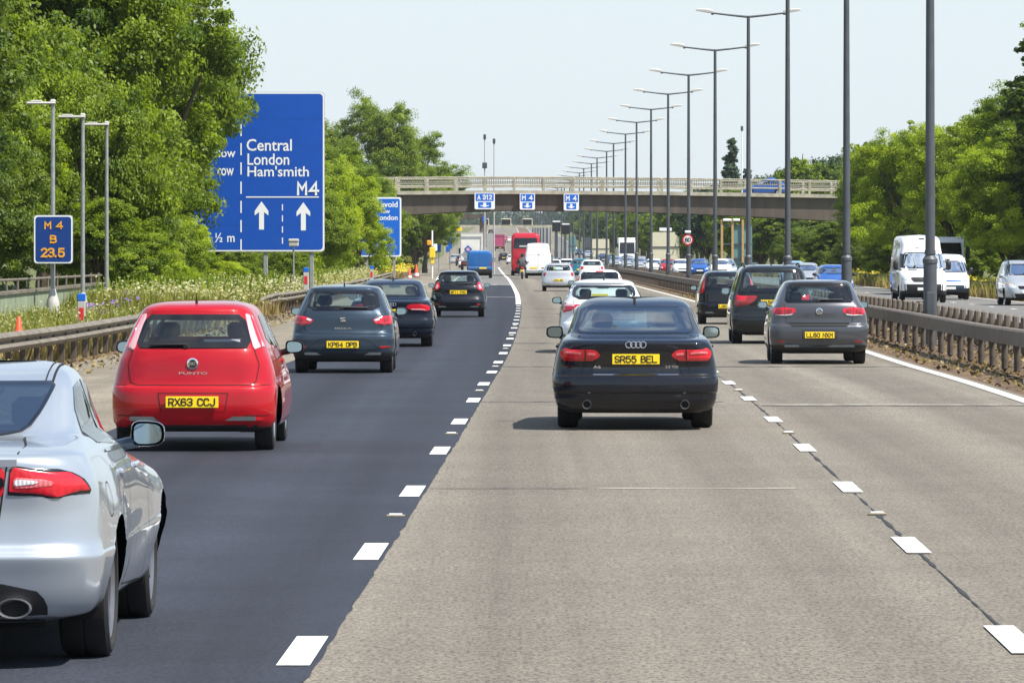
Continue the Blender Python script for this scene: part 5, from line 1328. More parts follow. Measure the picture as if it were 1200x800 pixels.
# ------------------------------------------------------------------ trees
def crown_mesh(name, seed, rx, ry, h, nl, leaf, nlobe=14, clumps=170, lobe=.36, shape='broad'):
    q=np.random.default_rng(seed)
    # lobes inside an ellipsoid, clumps on the lobes, leaves round the clumps
    L=[]
    while len(L)<nlobe:
        p=q.uniform(-1,1,3)
        if np.linalg.norm(p)<1:
            p/=max(np.linalg.norm(p),1e-3)**.62
            if shape=='poplar': p[0]*=.9; p[1]*=.9
            if shape=='broad' and p[2]<-.75: continue
            L.append(p*q.uniform(.62,.80))
    L=np.array(L); lr=q.uniform(.75,1.25,nlobe)*lobe
    ci=q.integers(0,nlobe,clumps); dirs=q.normal(size=(clumps,3)); dirs/=np.linalg.norm(dirs,axis=1)[:,None]
    rad=q.uniform(.55,1.08,clumps)
    C=L[ci]+dirs*(lr[ci]*rad)[:,None]
    C[:,2]=np.clip(C[:,2],-.98,1.3)
    out=C-np.zeros(3); out/=np.linalg.norm(out,axis=1)[:,None]+1e-6
    ctint=np.clip(q.normal(.42,.20,clumps)+.12*lr[ci]/lobe-.1,0,1)
    if shape=='poplar': C[:,:2]*=np.clip(1.15-.55*(C[:,2:3]+1)/2,.3,1)
    k=q.integers(0,clumps,nl); S=np.array([rx,ry,h/2])
    cr=q.uniform(.22,.60,clumps)*np.clip(rx/4,.7,1.3)
    off=q.normal(size=(nl,3)); off/=np.linalg.norm(off,axis=1)[:,None]; off*=(q.uniform(0,1,nl)**.5)[:,None]
    P=C[k]*S+off*cr[k][:,None]*np.array([1.15,1.15,.62])
    n=off*.6+out[k]*.55+np.array([0,0,.6])+q.normal(0,.65,(nl,3)); n/=np.linalg.norm(n,axis=1)[:,None]
    a=np.cross(n,q.normal(size=(nl,3))); a/=np.linalg.norm(a,axis=1)[:,None]; b=np.cross(n,a)
    s=leaf*q.uniform(.6,1.3,nl)[:,None]
    V=np.stack([P-a*s,P-b*s*.55+n*s*.12,P+a*s,P+b*s*.55+n*s*.12],1); V[...,2]+=h/2
    V[...,2]=np.maximum(V[...,2],.15)
    F=np.arange(nl*4).reshape(nl,4)
    o=quads(name,V.reshape(-1,3),F,'leaf_mid')
    t=np.clip(ctint[k]+q.normal(0,.14,nl),0,1).astype(np.float32)
    at=o.data.attributes.new('tint','FLOAT','FACE'); at.data.foreach_set('value',t)
    lobes=L*S; lobes[:,2]+=h/2
    me=o.data; bpy.data.objects.remove(o); return me,lobes
def trunk_mesh(seed, h0, lobes, r):
    q=np.random.default_rng(seed); g=G(); top=np.array([q.normal(0,.15),q.normal(0,.15),h0+lobes[:,2].mean()*.9])
    pts=[(0,0,-.4),(q.normal(0,.06),q.normal(0,.06),h0*.5),(top[0]*.5,top[1]*.5,h0),tuple(top)]
    g.tube(pts,[r*1.25,r,r*.8,r*.35],9)
    for p in lobes[::2]:
        s=np.array([0,0,h0*.9+q.uniform(0,.3)*lobes[:,2].mean()]); e=p+np.array([0,0,h0]); m=(s+e)/2+np.array([0,0,.25])
        g.tube([tuple(s),tuple(m),tuple(e)],[r*.42,r*.28,r*.10],6)
    o=g.build('trunk','bark'); me=o.data; bpy.data.objects.remove(o); return me
KIND={}
def kind(key, seed, rx, ry, h, nl, leaf, h0, r, **kw):
    cm,lb=crown_mesh('crown',seed,rx,ry,h,nl,leaf,**kw); KIND[key]=(cm,trunk_mesh(seed,h0,lb,r),h0,rx,h)
kind('broad0',1,4.2,4.2,9.5,170000,.060,1.3,.30,nlobe=30,clumps=900,lobe=.27); kind('broad1',2,4.0,4.4,9.0,170000,.060,1.1,.28,nlobe=36,clumps=900,lobe=.26); kind('broad2',3,4.6,4.0,9.0,170000,.063,1.4,.30,nlobe=28,clumps=900,lobe=.28)
kind('bushy0',4,3.0,3.0,6.0,90000,.056,.2,.16,nlobe=24,clumps=600,lobe=.29,shape='shrub'); kind('bushy1',5,3.4,3.0,5.2,90000,.056,.2,.16,nlobe=26,clumps=600,lobe=.29,shape='shrub')
kind('poplar',6,1.5,1.5,13,42000,.12,.5,.22,nlobe=34,clumps=420,lobe=.34,shape='poplar')
kind('far0',7,4.6,4.6,9,34000,.17,1.0,.30,nlobe=30,clumps=520,lobe=.29); kind('far1',8,5.0,4.5,8,34000,.17,1.0,.30,nlobe=34,clumps=520,lobe=.29)
kind('shrub',9,1.5,1.5,2.2,7000,.10,.05,.06,nlobe=8,clumps=60,shape='shrub')
def tree(key, x, d, h, w, mat, label, cat='tree', name='broadleaf_tree', group=None, z=None, trunkmat=None, rz=None):
    cm,tm,h0,rx,hc=KIND[key]; zz=float(ground_z(np.array(x),np.array(float(d)))) if z is None else z
    r=thing(name,label,cat,(x,d,zz),random.uniform(0,6.28) if rz is None else rz,group)
    r.scale=(w/(2*rx),w/(2*rx),h/(h0+hc))
    c=bpy.data.objects.new('crown',cm); COL.objects.link(c); c.parent=r; c.location=(0,0,h0)
    c.material_slots[0].link='OBJECT'; c.material_slots[0].material=M[mat]
    t=bpy.data.objects.new('trunk',tm); COL.objects.link(t); t.parent=r
    return r
LT=[ # x, d, height, width, kind, material, label
 (-17.8,150,15.0,10.5,'broad0','leaf_dark','tall broadleaf tree at the far left edge, behind the green parapet wall'),
 (-19.5,160,15,10,'broad1','leaf_dark','dark broadleaf tree set back at the far left, top out of the picture'),
 (-14.8,176,15.5,11.0,'broad2','leaf_mid','broadleaf tree over the grey sign-lighting poles'),
 (-18.0,184,15.5,12,'broad0','leaf_dark','dark tall tree rising out of the picture left of the big blue sign'),
 (-13.0,194,13.4,9.4,'broad1','leaf_mid','tree whose branches cover the left part of the big blue sign'),
 (-13.9,204,17.5,11.0,'broad2','leaf_mid','tall tree standing behind the left edge of the big blue sign'),
 (-22,210,16,11,'broad0','leaf_dark','dark tree in the second row behind the parapet wall'),
 (-21,178,15,11,'broad2','leaf_dark','dark tree in the second row, farther left'),
 (-25,230,15,12,'broad1','leaf_dark','dark tree filling the gap deep in the left wood'),
 (-15.9,166,7.5,6.0,'bushy1','leaf_mid','low-branched tree behind the sign-lighting poles'),
 (-15.4,186,9.0,7.0,'bushy0','leaf_mid','low-branched tree filling the bank left of the big blue sign'),
 (-13.3,200,8.6,7.0,'bushy1','leaf_mid','bushy tree hiding the lower left part of the big blue sign'),
 (-19.0,150,9.0,7.5,'bushy0','leaf_dark','dark bushy tree at the far left behind the railing'),
 (-15.2,240,9.0,8.0,'broad0','leaf_mid','tree just behind the big blue sign'),
 (-9.9,247,4.2,3.6,'bushy0','leaf_bright','bright bush at the right foot of the big blue sign'),
 (-13.4,330,9.0,6.5,'broad2','leaf_mid','tree behind the bright bushes right of the big blue sign'),
 (-10.9,214,3.0,3.4,'bushy0','leaf_mid','low bush right behind the legs of the big blue sign'),
 (-11.6,190,2.5,3.6,'bushy0','leaf_mid','low green bush below the left part of the big blue sign'),
 (-11.6,174,2.6,3.2,'bushy1','leaf_bright','low bright bush beyond the end of the parapet wall'),
 (-9.9,236,2.6,3.0,'bushy1','leaf_bright','low yellow-green bush at the right leg of the big blue sign'),
 (-14.9,158,6.5,5.2,'bushy0','leaf_mid','bush tree just beyond the parapet wall railing'),
 (-14.4,146,5.0,5.0,'bushy1','leaf_dark','dark bush behind the railing of the parapet wall'),
 (-15.0,132,5.5,5.2,'bushy0','leaf_dark','dark bush at the left picture edge behind the railing'),
 (-14.2,184,6.0,5.4,'bushy1','leaf_mid','leafy bush under the tall trees left of the big blue sign'),
 (-13.0,171,8.2,5.6,'bushy1','leaf_mid','leafy tree close behind the rightmost grey sign-lighting pole'),
 (-16.8,170,10.5,7.0,'bushy0','leaf_mid','leafy tree behind the small blue marker sign'),
 (-12.4,168,3.6,4.2,'bushy0','leaf_mid','green bush at the end of the parapet wall'),
 (-11.9,182,4.2,4.2,'bushy1','leaf_mid','green bush left below the big blue sign'),
 (-12.3,196,3.8,3.6,'bushy0','leaf_bright','bright bush touching the lower left corner of the big blue sign'),
 (-10.6,203,1.9,3.0,'bushy1','leaf_bright','low bright bush in front of the legs of the big blue sign'),
 (-12.5,222,3.6,4.6,'bushy0','leaf_dark','dark bush seen between the legs of the big blue sign'),
 (-9.4,226,2.8,3.0,'bushy1','leaf_mid','low bush right of the big blue sign'),
 (-9.9,268,5.6,4.6,'bushy1','leaf_mid','rounded tree right of the big blue sign, lower half'),
 (-10.4,292,7.9,5.6,'bushy1','leaf_bright','bright yellow-green tree right of the big blue sign'),
 (-8.9,318,6.4,4.8,'bushy0','leaf_bright','bright bush tree hiding the left half of the smaller blue sign'),
 (-9.6,345,5.4,4.4,'bushy1','leaf_mid','bush tree below the left end of the bridge railing'),
 (-13.2,400,11.0,9.0,'broad0','leaf_mid','mid green tree left of the bridge, just right of the big blue sign'),
 (-13.6,545,18.0,11,'broad2','leaf_mid','tall tree rising behind the left end of the bridge railing'),
 (-9.8,556,14.8,10.5,'broad1','leaf_mid','tree behind the bridge railing, right flank of the tall tree'),
 (-8.6,548,11.5,7.5,'broad0','leaf_mid','lower tree where the tall group behind the bridge slopes down'),
 (-11.4,420,8.5,7.0,'bushy1','leaf_mid','leafy tree at the left end of the bridge railing'),
 (-18,540,16.5,9,'broad0','leaf_mid','tree behind the bridge railing, left of the tall tree'),
 (-11.2,512,7.0,6.0,'far0','leaf_dark','dark tree seen under the left span of the bridge'),
 (-10.0,575,6.5,6.0,'far1','leaf_dark','dark tree left of the small blue signs under the bridge'),
 (-14,620,7,7,'far0','leaf_dark','dark tree behind the small blue signs under the bridge'),
]
for x,d,h,w,kd,mt,lb in LT: tree(kd,x,d,h,w,mt,lb,cat='bush' if 'bush ' in lb+' ' and h<5 else 'tree',name='bush' if h<5 else 'broadleaf_tree',group='trees and bushes on the left bank')
RT=[
 (22.9,272,3.4,4.0,'bushy0','leaf_mid','undergrowth bush behind the silver people carrier'),
 (22.6,300,3.6,4.2,'bushy1','leaf_dark','undergrowth bush between the white vans and the far guard rail'),
 (22.6,330,3.8,4.6,'bushy0','leaf_mid','undergrowth bush left of the tall white van'),
 (22.8,362,4.0,4.8,'bushy1','leaf_dark','undergrowth bush below the raking pier'),
 (23.0,398,4.2,5.0,'bushy0','leaf_dark','undergrowth bush at the foot of the raking pier'),
 (23.0,440,4.4,5.6,'bushy1','leaf_dark','undergrowth bush under the right end of the bridge'),
 (25.8,290,6.5,5.0,'bushy0','leaf_dark','dark low tree behind the smaller white van'),
 (26.2,334,6.8,5.4,'bushy1','leaf_mid','low tree behind the tall white van'),
 (23.6,262,8.2,6.4,'broad1','leaf_bright','bright tree at the right edge behind the silver people carrier'),
 (26.4,285,11.6,9,'broad0','leaf_mid','tall tree right of the white vans'),
 (24.4,300,9.6,7.6,'broad2','leaf_bright','bright yellow-green tree behind the white vans'),
 (23.2,322,9.8,7.6,'broad1','leaf_bright','bright tree just right of the nearest lamp column'),
 (24.4,352,10.2,8.0,'broad0','leaf_mid','mid green tree left of the nearest lamp column'),
 (26.0,385,9.6,8,'broad2','leaf_mid','tree over the raking bridge pier on the right'),
 (28.2,420,9.0,6.6,'broad1','leaf_bright','bright tree where the bridge railing ends on the right'),
 (31,450,9.4,7,'broad0','leaf_mid','tree beside the right end of the bridge girder'),
 (30.5,300,11.5,8,'broad2','leaf_mid','tree in the second row behind the white vans'),
 (31,345,12,8.6,'broad1','leaf_mid','tree in the second row above the raking pier'),
 (31.5,400,11.5,8.6,'broad0','leaf_dark','dark tree in the second row, right of the bridge'),
 (27.5,250,7.6,6.4,'broad2','leaf_dark','dark tree behind the far guard rail at the right edge'),
 (22.9,650,9.0,8.0,'far1','leaf_mid','round tree just left of the blue car on the bridge, behind the railing'),
 (27.6,655,10.2,9,'far0','leaf_mid','round tree behind the blue car on the bridge'),
 (35.6,660,12.0,10,'far1','leaf_mid','round tree left of the bare dead branch'),
 (31,640,10.8,9,'far0','leaf_dark','dark round tree between the poplar and the bare branch'),
 (29,560,11.6,8,'far0','leaf_mid','tree above the bridge railing, second from the right end'),
 (33.5,580,12.5,8.5,'far1','leaf_blue','bluish tree above the right end of the bridge railing'),
 (38,600,13.6,9,'far0','leaf_mid','taller tree behind the second lamp column from the right'),
 (25,600,9.8,8,'far1','leaf_mid','low tree above the blue car on the bridge'),
]
for x,d,h,w,kd,mt,lb in RT: tree(kd,x,d,h,w,mt,lb,group='trees along the oncoming side')
tree('poplar',24.9,262,13.8,4.2,'leaf_dark','dark slender tree cut by the right edge of the picture',name='poplar_tree',group='trees along the oncoming side')
tree('poplar',26.6,258,12.6,4.4,'leaf_dark','second dark slender tree at the right edge, mostly out of view',name='poplar_tree',group='trees along the oncoming side')
tree('poplar',28.0,705,17.2,3.6,'leaf_blue','tall bluish poplar standing above the bridge railing',name='poplar_tree',group='trees along the oncoming side')
tree('poplar',30.2,712,13.0,3.2,'leaf_blue','shorter poplar right beside the tall bluish one',name='poplar_tree',group='trees along the oncoming side')
# the belts of trees beyond the bridge
q=np.random.default_rng(21); n=0
for d in list(np.arange(505,1000,17))+list(np.arange(1000,1750,32)):
    x=xl(d)+24.5+q.uniform(-.6,2.5); h=q.uniform(8.5,11.5)*(1 if d>560 else .72)
    tree(('far0','far1')[n%2],x,d,h,q.uniform(7,9),('leaf_dark','leaf_mid','leaf_blue')[n%3],'one of the hazy trees lining the oncoming side beyond the bridge',group='trees beyond the bridge on the right'); n+=1
for d in list(np.arange(560,1000,26))+list(np.arange(1000,1750,40)):
    x=xl(d)+34+q.uniform(-2,4); h=q.uniform(10,12.5)
    tree(('far0','far1')[n%2],x,d,h,q.uniform(8,10),('leaf_dark','leaf_blue')[n%2],'one of the hazy trees lining the oncoming side beyond the bridge',group='trees beyond the bridge on the right'); n+=1
for d in list(np.arange(660,1000,26))+list(np.arange(1000,1800,45)):
    x=xl(d)-15.5-q.uniform(0,5); h=q.uniform(5,7)
    tree(('far0','far1')[n%2],x,d,h,q.uniform(6,8),('leaf_dark','leaf_mid','leaf_blue')[n%3],'one of the hazy trees on the left bank beyond the bridge',group='trees beyond the bridge on the left'); n+=1
# far wood closing the view: one mass
Vs=[];Fs=[];T=[]
for i in range(420):
    d=q.uniform(2500,3700); x=q.uniform(-190,260); 
    if abs(x-xl(d)-6)<20 and d<2900: continue
    z=zr(d)-1; w=q.uniform(8,16); h=q.uniform(8,14); m=260
    u=q.normal(size=(m,3)); u/=np.linalg.norm(u,axis=1)[:,None]; P=u*np.array([w/2,w/2,h/2])*q.uniform(.7,1.05,(m,1))+np.array([x,d,z+h/2])
    nn=u+q.normal(0,.5,(m,3)); a=np.cross(nn,q.normal(size=(m,3))); a/=np.linalg.norm(a,axis=1)[:,None]; b=np.cross(nn/np.linalg.norm(nn,axis=1)[:,None],a); s=q.uniform(.6,1.3,(m,1))
    b0=len(Vs)*4*0
    Vs.append(np.stack([P-a*s,P-b*s*.7,P+a*s,P+b*s*.7],1).reshape(-1,3)); T.append(np.clip(q.normal(.4,.2)+q.normal(0,.15,m),0,1))
V=np.concatenate(Vs); o=quads('distant_wood',V,np.arange(len(V)).reshape(-1,4),'leaf_blue')
at=o.data.attributes.new('tint','FLOAT','FACE'); at.data.foreach_set('value',np.concatenate(T).astype(np.float32))
tag(o,'far-off bluish wood closing the view where the motorway climbs','wood',kind='stuff')
# a bare branch above the trees
r=thing('dead_tree','bare dead branch sticking up above the trees right of the bridge','tree',(X(953,590),590,4.0)); g=G()
g.tube([(0,0,0),(-.2,0,5.0),(-1.0,0,6.3),(-2.0,0,7.1)],[.3,.22,.15,.05],7); g.tube([(-.3,0,5.2),(.2,0,6.6)],[.14,.04],6); g.tube([(-1.2,0,6.4),(-1.1,0,7.6)],[.1,.03],6); g.tube([(-1.6,0,6.8),(-2.3,0,6.6)],[.08,.03],6); g.build('branch','bark',r)
# ------------------------------------------------------------------ verge plants
def blades(name, N, xr, dr, hr, mat, label, cat, seed, w=.018, dens=None, gz=0):
    q=np.random.default_rng(seed); d=dr[0]+(dr[1]-dr[0])*q.uniform(0,1,N)**1.4; x=q.uniform(xr[0],xr[1],N)
    if dens is not None:
        k=q.uniform(0,1,N)<dens(x,d); x,d=x[k],d[k]; N=len(x)
    X0=xlv(d)+x; z=ground_z(X0,d); h=q.uniform(hr[0],hr[1],N); an=q.uniform(0,6.28,N); ww=w*(1+d/260)*q.uniform(.7,1.4,N)
    lean=h*q.uniform(.05,.45,N); a2=q.uniform(0,6.28,N); c,s=np.cos(an)*ww,np.sin(an)*ww
    base=np.stack([X0,d,z],1); tip=base+np.stack([np.cos(a2)*lean,np.sin(a2)*lean,h],1); mid=base*.45+tip*.55+np.array([0,0,.04])*h[:,None]
    o_=np.stack([c,s,np.zeros(N)],1)
    V=np.stack([base-o_,base+o_,mid+o_*.7,tip,mid-o_*.7],1).reshape(-1,3); F=np.arange(N*5).reshape(N,5)
    o=quads(name,V,F,mat); at=o.data.attributes.new('tint','FLOAT','FACE'); at.data.foreach_set('value',q.uniform(0,1,N).astype(np.float32))
    tag(o,label,cat,kind='stuff'); return o
def heads(name, npl, per, xr, dr, hr, size, mat, label, cat, seed, spread=.22, dens=None):
    q=np.random.default_rng(seed); d=q.uniform(*dr,npl); x=q.uniform(*xr,npl)
    if dens is not None:
        k=q.uniform(0,1,npl)<dens(x,d); x,d=x[k],d[k]; npl=len(x)
    X0=xlv(d)+x; z=ground_z(X0,d)+q.uniform(*hr,npl); k=np.repeat(np.arange(npl),per); N=len(k)
    P=np.stack([X0,d,z],1)[k]+q.normal(0,1,(N,3))*np.array([spread,spread,spread*.45])
    n=q.normal(0,.5,(N,3))+np.array([0,-.3,1]); n/=np.linalg.norm(n,axis=1)[:,None]; a=np.cross(n,q.normal(size=(N,3))); a/=np.linalg.norm(a,axis=1)[:,None]; b=np.cross(n,a); s=size*q.uniform(.6,1.4,(N,1))*(1+P[:,1:2]/500)
    V=np.stack([P-a*s,P-b*s,P+a*s,P+b*s],1).reshape(-1,3)
    o=quads(name,V,np.arange(N*4).reshape(-1,4),mat); at=o.data.attributes.new('tint','FLOAT','FACE'); at.data.foreach_set('value',q.uniform(0,1,N).astype(np.float32))
    tag(o,label,cat,kind='stuff'); return o
patch=lambda x,d: .5+.5*np.sin(d*.21+x*1.3)*np.sin(d*.083+2)
blades('verge_grass',16000,(-12.2,-8.2),(84,166),(.2,.75),'grass_green','long green grass between the parapet wall and the nearer barrier','grass',30)
blades('verge_grass',50000,(-12.2,-8.3),(150,360),(.35,1.05),'grass_green','tall green grass growing behind the left crash barriers','grass',31)
blades('dry_grass',26000,(-9.4,-7.9),(70,420),(.15,.6),'grass_straw','dry straw-coloured grass along the foot of the left barriers','grass',32)
blades('leafy_weeds',9000,(-12,-8.6),(160,400),(.5,1.4),'leaf_mid','dark leafy weeds among the left verge grass','weeds',33,w=.06)
heads('white_flowers',300,30,(-10.6,-8.2),(150,300),(.6,1.1),.024,'flower_white','white umbel flowers along the left verge below the trees','flowers',34,dens=lambda x,d:np.clip(1.2*np.exp(-((d-195)/45)**2)*patch(x,d)+.12,0,1))
heads('yellow_flowers',380,22,(-10.6,-8.0),(160,480),(.45,1.0),.026,'flower_yellow','yellow flowering weeds along the left verge','flowers',35,dens=lambda x,d:np.clip(.1+((d-230)/160),0.1,1)*np.ones_like(x))
heads('seeding_weeds',1500,26,(-11.4,-8.2),(150,330),(.35,1.0),.030,'seed_pale','soft pale yellow-green weeds gone to seed behind the left barriers','weeds',43,spread=.30)
heads('seeding_weeds',260,24,(-11.8,-8.6),(92,150),(.15,.6),.022,'seed_pale','pale seeding weeds in front of the green parapet wall','weeds',44,spread=.25)
heads('violet_flowers',7,18,(-11.4,-10.2),(138,156),(.4,.8),.035,'flower_violet','violet flowers beside the striped marker post','flowers',36,spread=.13)
heads('yellow_flowers',14,30,(-7.6,-7.15),(76,86),(.10,.3),.02,'flower_yellow','small yellow flowers at the foot of the nearer barrier','flowers',37,spread=.1)
blades('verge_grass',26000,(20.9,24.5),(200,480),(.3,.9),'grass_green','grass and weeds behind the far guard rail','grass',38)
blades('dry_grass',12000,(20.7,23.0),(200,480),(.2,.7),'grass_straw','dry yellow grass at the edge of the oncoming carriageway','grass',39)
heads('yellow_flowers',300,22,(21.6,23.5),(230,420),(.3,.8),.04,'flower_yellow','yellow weeds behind the far guard rail','flowers',40)
blades('dry_grass',900,(7.7,8.4),(60,300),(.03,.11),'grass_straw','withered weeds in the soil of the central reservation','grass',41,w=.02)
for i,(x,d,h,w,mt) in enumerate([(-9.6,352,2.0,2.6,'leaf_bright'),(-9.2,372,1.8,2.6,'grass_green'),(-9.5,398,2.2,3.2,'leaf_bright'),(-9.9,425,2.2,3.2,'grass_green'),(-10.2,452,2.0,3.2,'leaf_bright'),(-10.4,486,2.1,3.0,'grass_green')]):
    tree('shrub',x,d,h,w,mt,['yellow-green shrub at the end of the second barrier','pale shrub behind the traffic cones','bright shrub below the yellow camera box','pale shrub right of the yellow camera box','bright shrub before the bridge on the left verge','last pale shrub under the bridge on the left verge'][i],cat='shrub',name='shrub',group='shrubs on the left verge')
for i,(x,d,h,w) in enumerate([(22.6,300,2.2,1.8),(22.2,335,2.2,2.0),(23.0,420,2.4,2.6)]):
    tree('shrub',x,d,h,w,'leaf_bright',['small bright shrub behind the far guard rail left of the white van','second small shrub behind the far guard rail, beside the bigger one','wide low shrub under the right end of the bridge'][i],cat='shrub',name='shrub',group='shrubs on the far verge')
# litter and stones on the bare soil
q=np.random.default_rng(51)
def litter(name,N,xr,dr,mat,label,s,seed):
    q=np.random.default_rng(seed); d=q.uniform(*dr,N); x=xlv(d)+q.uniform(*xr,N); z=zrv(d)+q.uniform(.0,.03,N); P=np.stack([x,d,z],1)
    n=q.normal(0,.5,(N,3))+np.array([0,0,1]); n/=np.linalg.norm(n,axis=1)[:,None]; a=np.cross(n,q.normal(size=(N,3))); a/=np.linalg.norm(a,axis=1)[:,None]; b=np.cross(n,a); ss=s*q.uniform(.4,1.6,(N,1))
    up=n*ss*.35
    V=np.stack([P-a*ss,P-b*ss*.7+up,P+a*ss,P+b*ss*.7+up],1).reshape(-1,3)
    o=quads(name,V,np.arange(N*4).reshape(-1,4),mat); at=o.data.attributes.new('tint','FLOAT','FACE'); at.data.foreach_set('value',q.uniform(0,1,N).astype(np.float32)); tag(o,label,'litter',kind='stuff')
litter('soil_litter',5000,(7.5,11),(60,260),'grass_straw','dry leaves and grit on the soil of the central reservation',.035,52)
litter('soil_litter',5000,(7.5,11),(60,260),'bark','dark clods on the soil of the central reservation',.04,53)
litter('soil_litter',3000,(-9,-6.4),(62,200),'grass_straw','dry leaves scattered along the hard shoulder edge',.035,54)
litter('soil_litter',2500,(-9,-6.9),(62,200),'bark','dark clods below the left crash barrier',.04,55)
# ------------------------------------------------------------------ the traffic
car('saloon_car','silver saloon at the lower left corner, cut off by the picture edge','car',600+FPX*(-2.885)/26.6,26.6,XF)
car('hatchback_car','red hatchback with plate RX63 CCJ in the left lane','car',225,54.7,PUNTO)
car('hatchback_car','dark slate hatchback with plate KP64 OPB in the left lane','car',401.5,90.0,IBIZA)
car('saloon_car','black saloon half hidden behind the slate hatchback','car',458,116,A4)
car('hatchback_car','black supermini ahead in the left lane, behind the blue van','car',537,171,FIESTA)
car('saloon_car','black saloon with plate SR55 BEL in the middle lane','car',745.2,61.0,A6)
car('hatchback_car','white hatchback with black mirrors just ahead of the black middle-lane saloon','car',708,109,WHITE)
car('hatchback_car','grey hatchback with plate LL60 NXM in the right lane','car',960.5,98.3,GOLF)
car('people_carrier','dark people carrier with roof rails in the right lane','people carrier',906,120,MPV)
car('hatchback_car','small black hatchback with tall rear lamps, left of the dark people carrier','car',853,153,PUNTO2)
# smaller cars share a plain recipe
SM=dict(L=4.2,H=1.46,half=.875,r=.31,tw=.2,rimr=.2,lod=2,low=.30,paint='paint_white',
  rear=[(.14,.20,.74,0),(.03,.30,.85,1),(0,.45,.875,2.4),(.03,.60,.872,3.5),(.09,.80,.855,4.6),(.13,1.0,.80,5.9),(.18,1.06,.77,6),(.36,1.24,.69,6.5),(.50,1.36,.61,7),(.62,1.43,.48,8.3),(1.0,1.453,.28,9.3),(1.35,1.46,.015,10)],
  hood=(1.0,3.1,2.2),wheels=[(.78,.31),(3.38,.31)],bow=.12,
  rearwin=[(-.63,1.06),(.63,1.06),(.55,1.34),(-.55,1.34)],frit=.05,rglass='glass',
  side=[[(.75,1.08),(1.45,1.05),(1.45,1.32),(1.0,1.31)],[(1.52,1.05),(2.85,1.02),(2.3,1.32),(1.55,1.33)]],sglass='glass_dark',
  screen=[(-.66,1.04),(.66,1.04),(.55,1.33),(-.55,1.33)],
  panels=[('tail_light',[(.56,1.0),(.80,1.0),(.83,.80),(.70,.76),(.58,.84)],'lamp_red')],mirrors=(.90,2.7,1.02),mirrormat='black_plastic',plate=('',.62),
  inter=((2.1,1.15),dict()))
HEAD=[('headlight',[(.50,.70),(.78,.78),(.82,.70),(.76,.60),(.55,.60)],'lamp_head',dict(view='front')),('grille',[(-.40,.68),(.40,.68),(.36,.58),(-.36,.58)],'gloss_black',dict(view='front',mirror=False)),('air_intake',[(-.62,.42),(.62,.42),(.55,.28),(-.55,.28)],'black_plastic',dict(view='front',mirror=False))]
FR=dict(SM); FR.update(panels=HEAD,fplate=('',.50)); FR.pop('plate')
def same(px,d,paint,label,name='hatchback_car',cat='car',**kw):
    s=dict(SM); s.update(paint=paint,**kw); return car(name,label,cat,px,d,s,group='cars going away in the distance')
def opp(px,d,paint,label,name='hatchback_car',cat='car',**kw):
    s=dict(FR); s.update(paint=paint,**kw); r,_=car(name,label,cat,px,d,s,group='oncoming cars')
    L=s['L']; h=heading(d); r.rotation_euler=(0,0,math.pi+h); r.location=(X(px,d)-math.sin(h)*L,d+L,zr(d)); return r
same(654.5,286,'paint_silver_dull','silver hatchback behind the white van in the middle lane',H=1.46,panels=[('tail_light',[(.62,1.04),(.80,1.02),(.84,.78),(.70,.76),(.64,.88)],'lamp_dark_red')],plate=('GX54 ABO',.58))
same(703,178,'paint_white','white car with a black rear window framed by tall red lamps','hatchback_car',roofmat='paint_white',roofz=1.42,rglass='glass_dark',
  rearwin=[(-.63,1.02),(.63,1.02),(.58,1.37),(-.58,1.37)],frit=.06,half=.88,panels=[('tail_light',[(.60,1.39),(.66,1.37),(.77,1.08),(.80,.90),(.70,.90),(.66,1.06)],'lamp_red'),('brake_light',[(-.13,1.41),(.13,1.41),(.12,1.38),(-.12,1.38)],'lamp_red',dict(mirror=False))],antenna=(.8,.04))
same(680,430,'paint_teal','teal hatchback with a yellow plate above the white car roof'); same(694,372,'paint_pearl','white car right of the teal hatchback, mostly hidden')
same(664,520,'paint_white','white car with dark rear glass right of the tall white van',rglass='glass_dark'); same(654.5,590,'paint_black','dark car half hidden right of the tall white van'); same(648,470,'paint_white','white car with a red lamp peeping out right of the tall white van')
same(600,812,'paint_pearl','white car far ahead between the blue van and the red coach'); same(590,930,'paint_black','dark car far ahead, left of the distant white car')
for px,d,p,lb in [(581.5,1670,'paint_slate','dark car far up the rise above the maroon lorry'),(592,1600,'paint_magenta','small dark red car far up the rise'),(598,1560,'paint_white','small white car far up the rise next to the red one'),(575,1900,'paint_black','tiny dark car below the left lane signal'),(533,820,'paint_silver_dull','silver car leaving on the slip road at left'),(541,760,'paint_slate','grey car leaving on the slip road, nearer one'),(545,700,'paint_white','pale car on the slip road left of the white lorry')]: same(px,d,p,lb)
opp(980,250,'paint_blue','bright blue car coming towards us behind the grey hatchback',H=1.46); opp(948,292,'paint_silver_dull','silver car coming towards us left of the bright blue car'); opp(933,335,'paint_light_blue','pale blue car roof just above the dark people carrier')
opp(820,452,'paint_blue','blue oncoming car right of the speed limit sign'); opp(823,520,'paint_light_blue','lighter blue oncoming car behind the blue one'); opp(800,470,'paint_white','white oncoming car below the speed limit sign'); opp(784,500,'paint_red','red oncoming car below the large cream board')
opp(767,520,'paint_white','white oncoming car left of the red one'); opp(750.5,600,'paint_silver_dull','silver oncoming car behind the ninth lamp column',); opp(752,690,'paint_silver_dull','silver oncoming car farther back below the dark trees')
opp(737,640,'paint_silver_dull','silver oncoming car below the white lorry cab'); opp(735,740,'paint_black','dark oncoming car below the white lorry cab'); opp(722,700,'paint_silver','pale oncoming car left of the silver ones'); opp(716,800,'paint_slate','grey oncoming car in front of the smaller cream board'); opp(707,880,'paint_black','dark oncoming car below the smaller cream board')
opp(846,400,'paint_white','white oncoming car seen through the tan sign frame'); opp(852,430,'paint_silver','silver oncoming car seen between the tan posts'); 
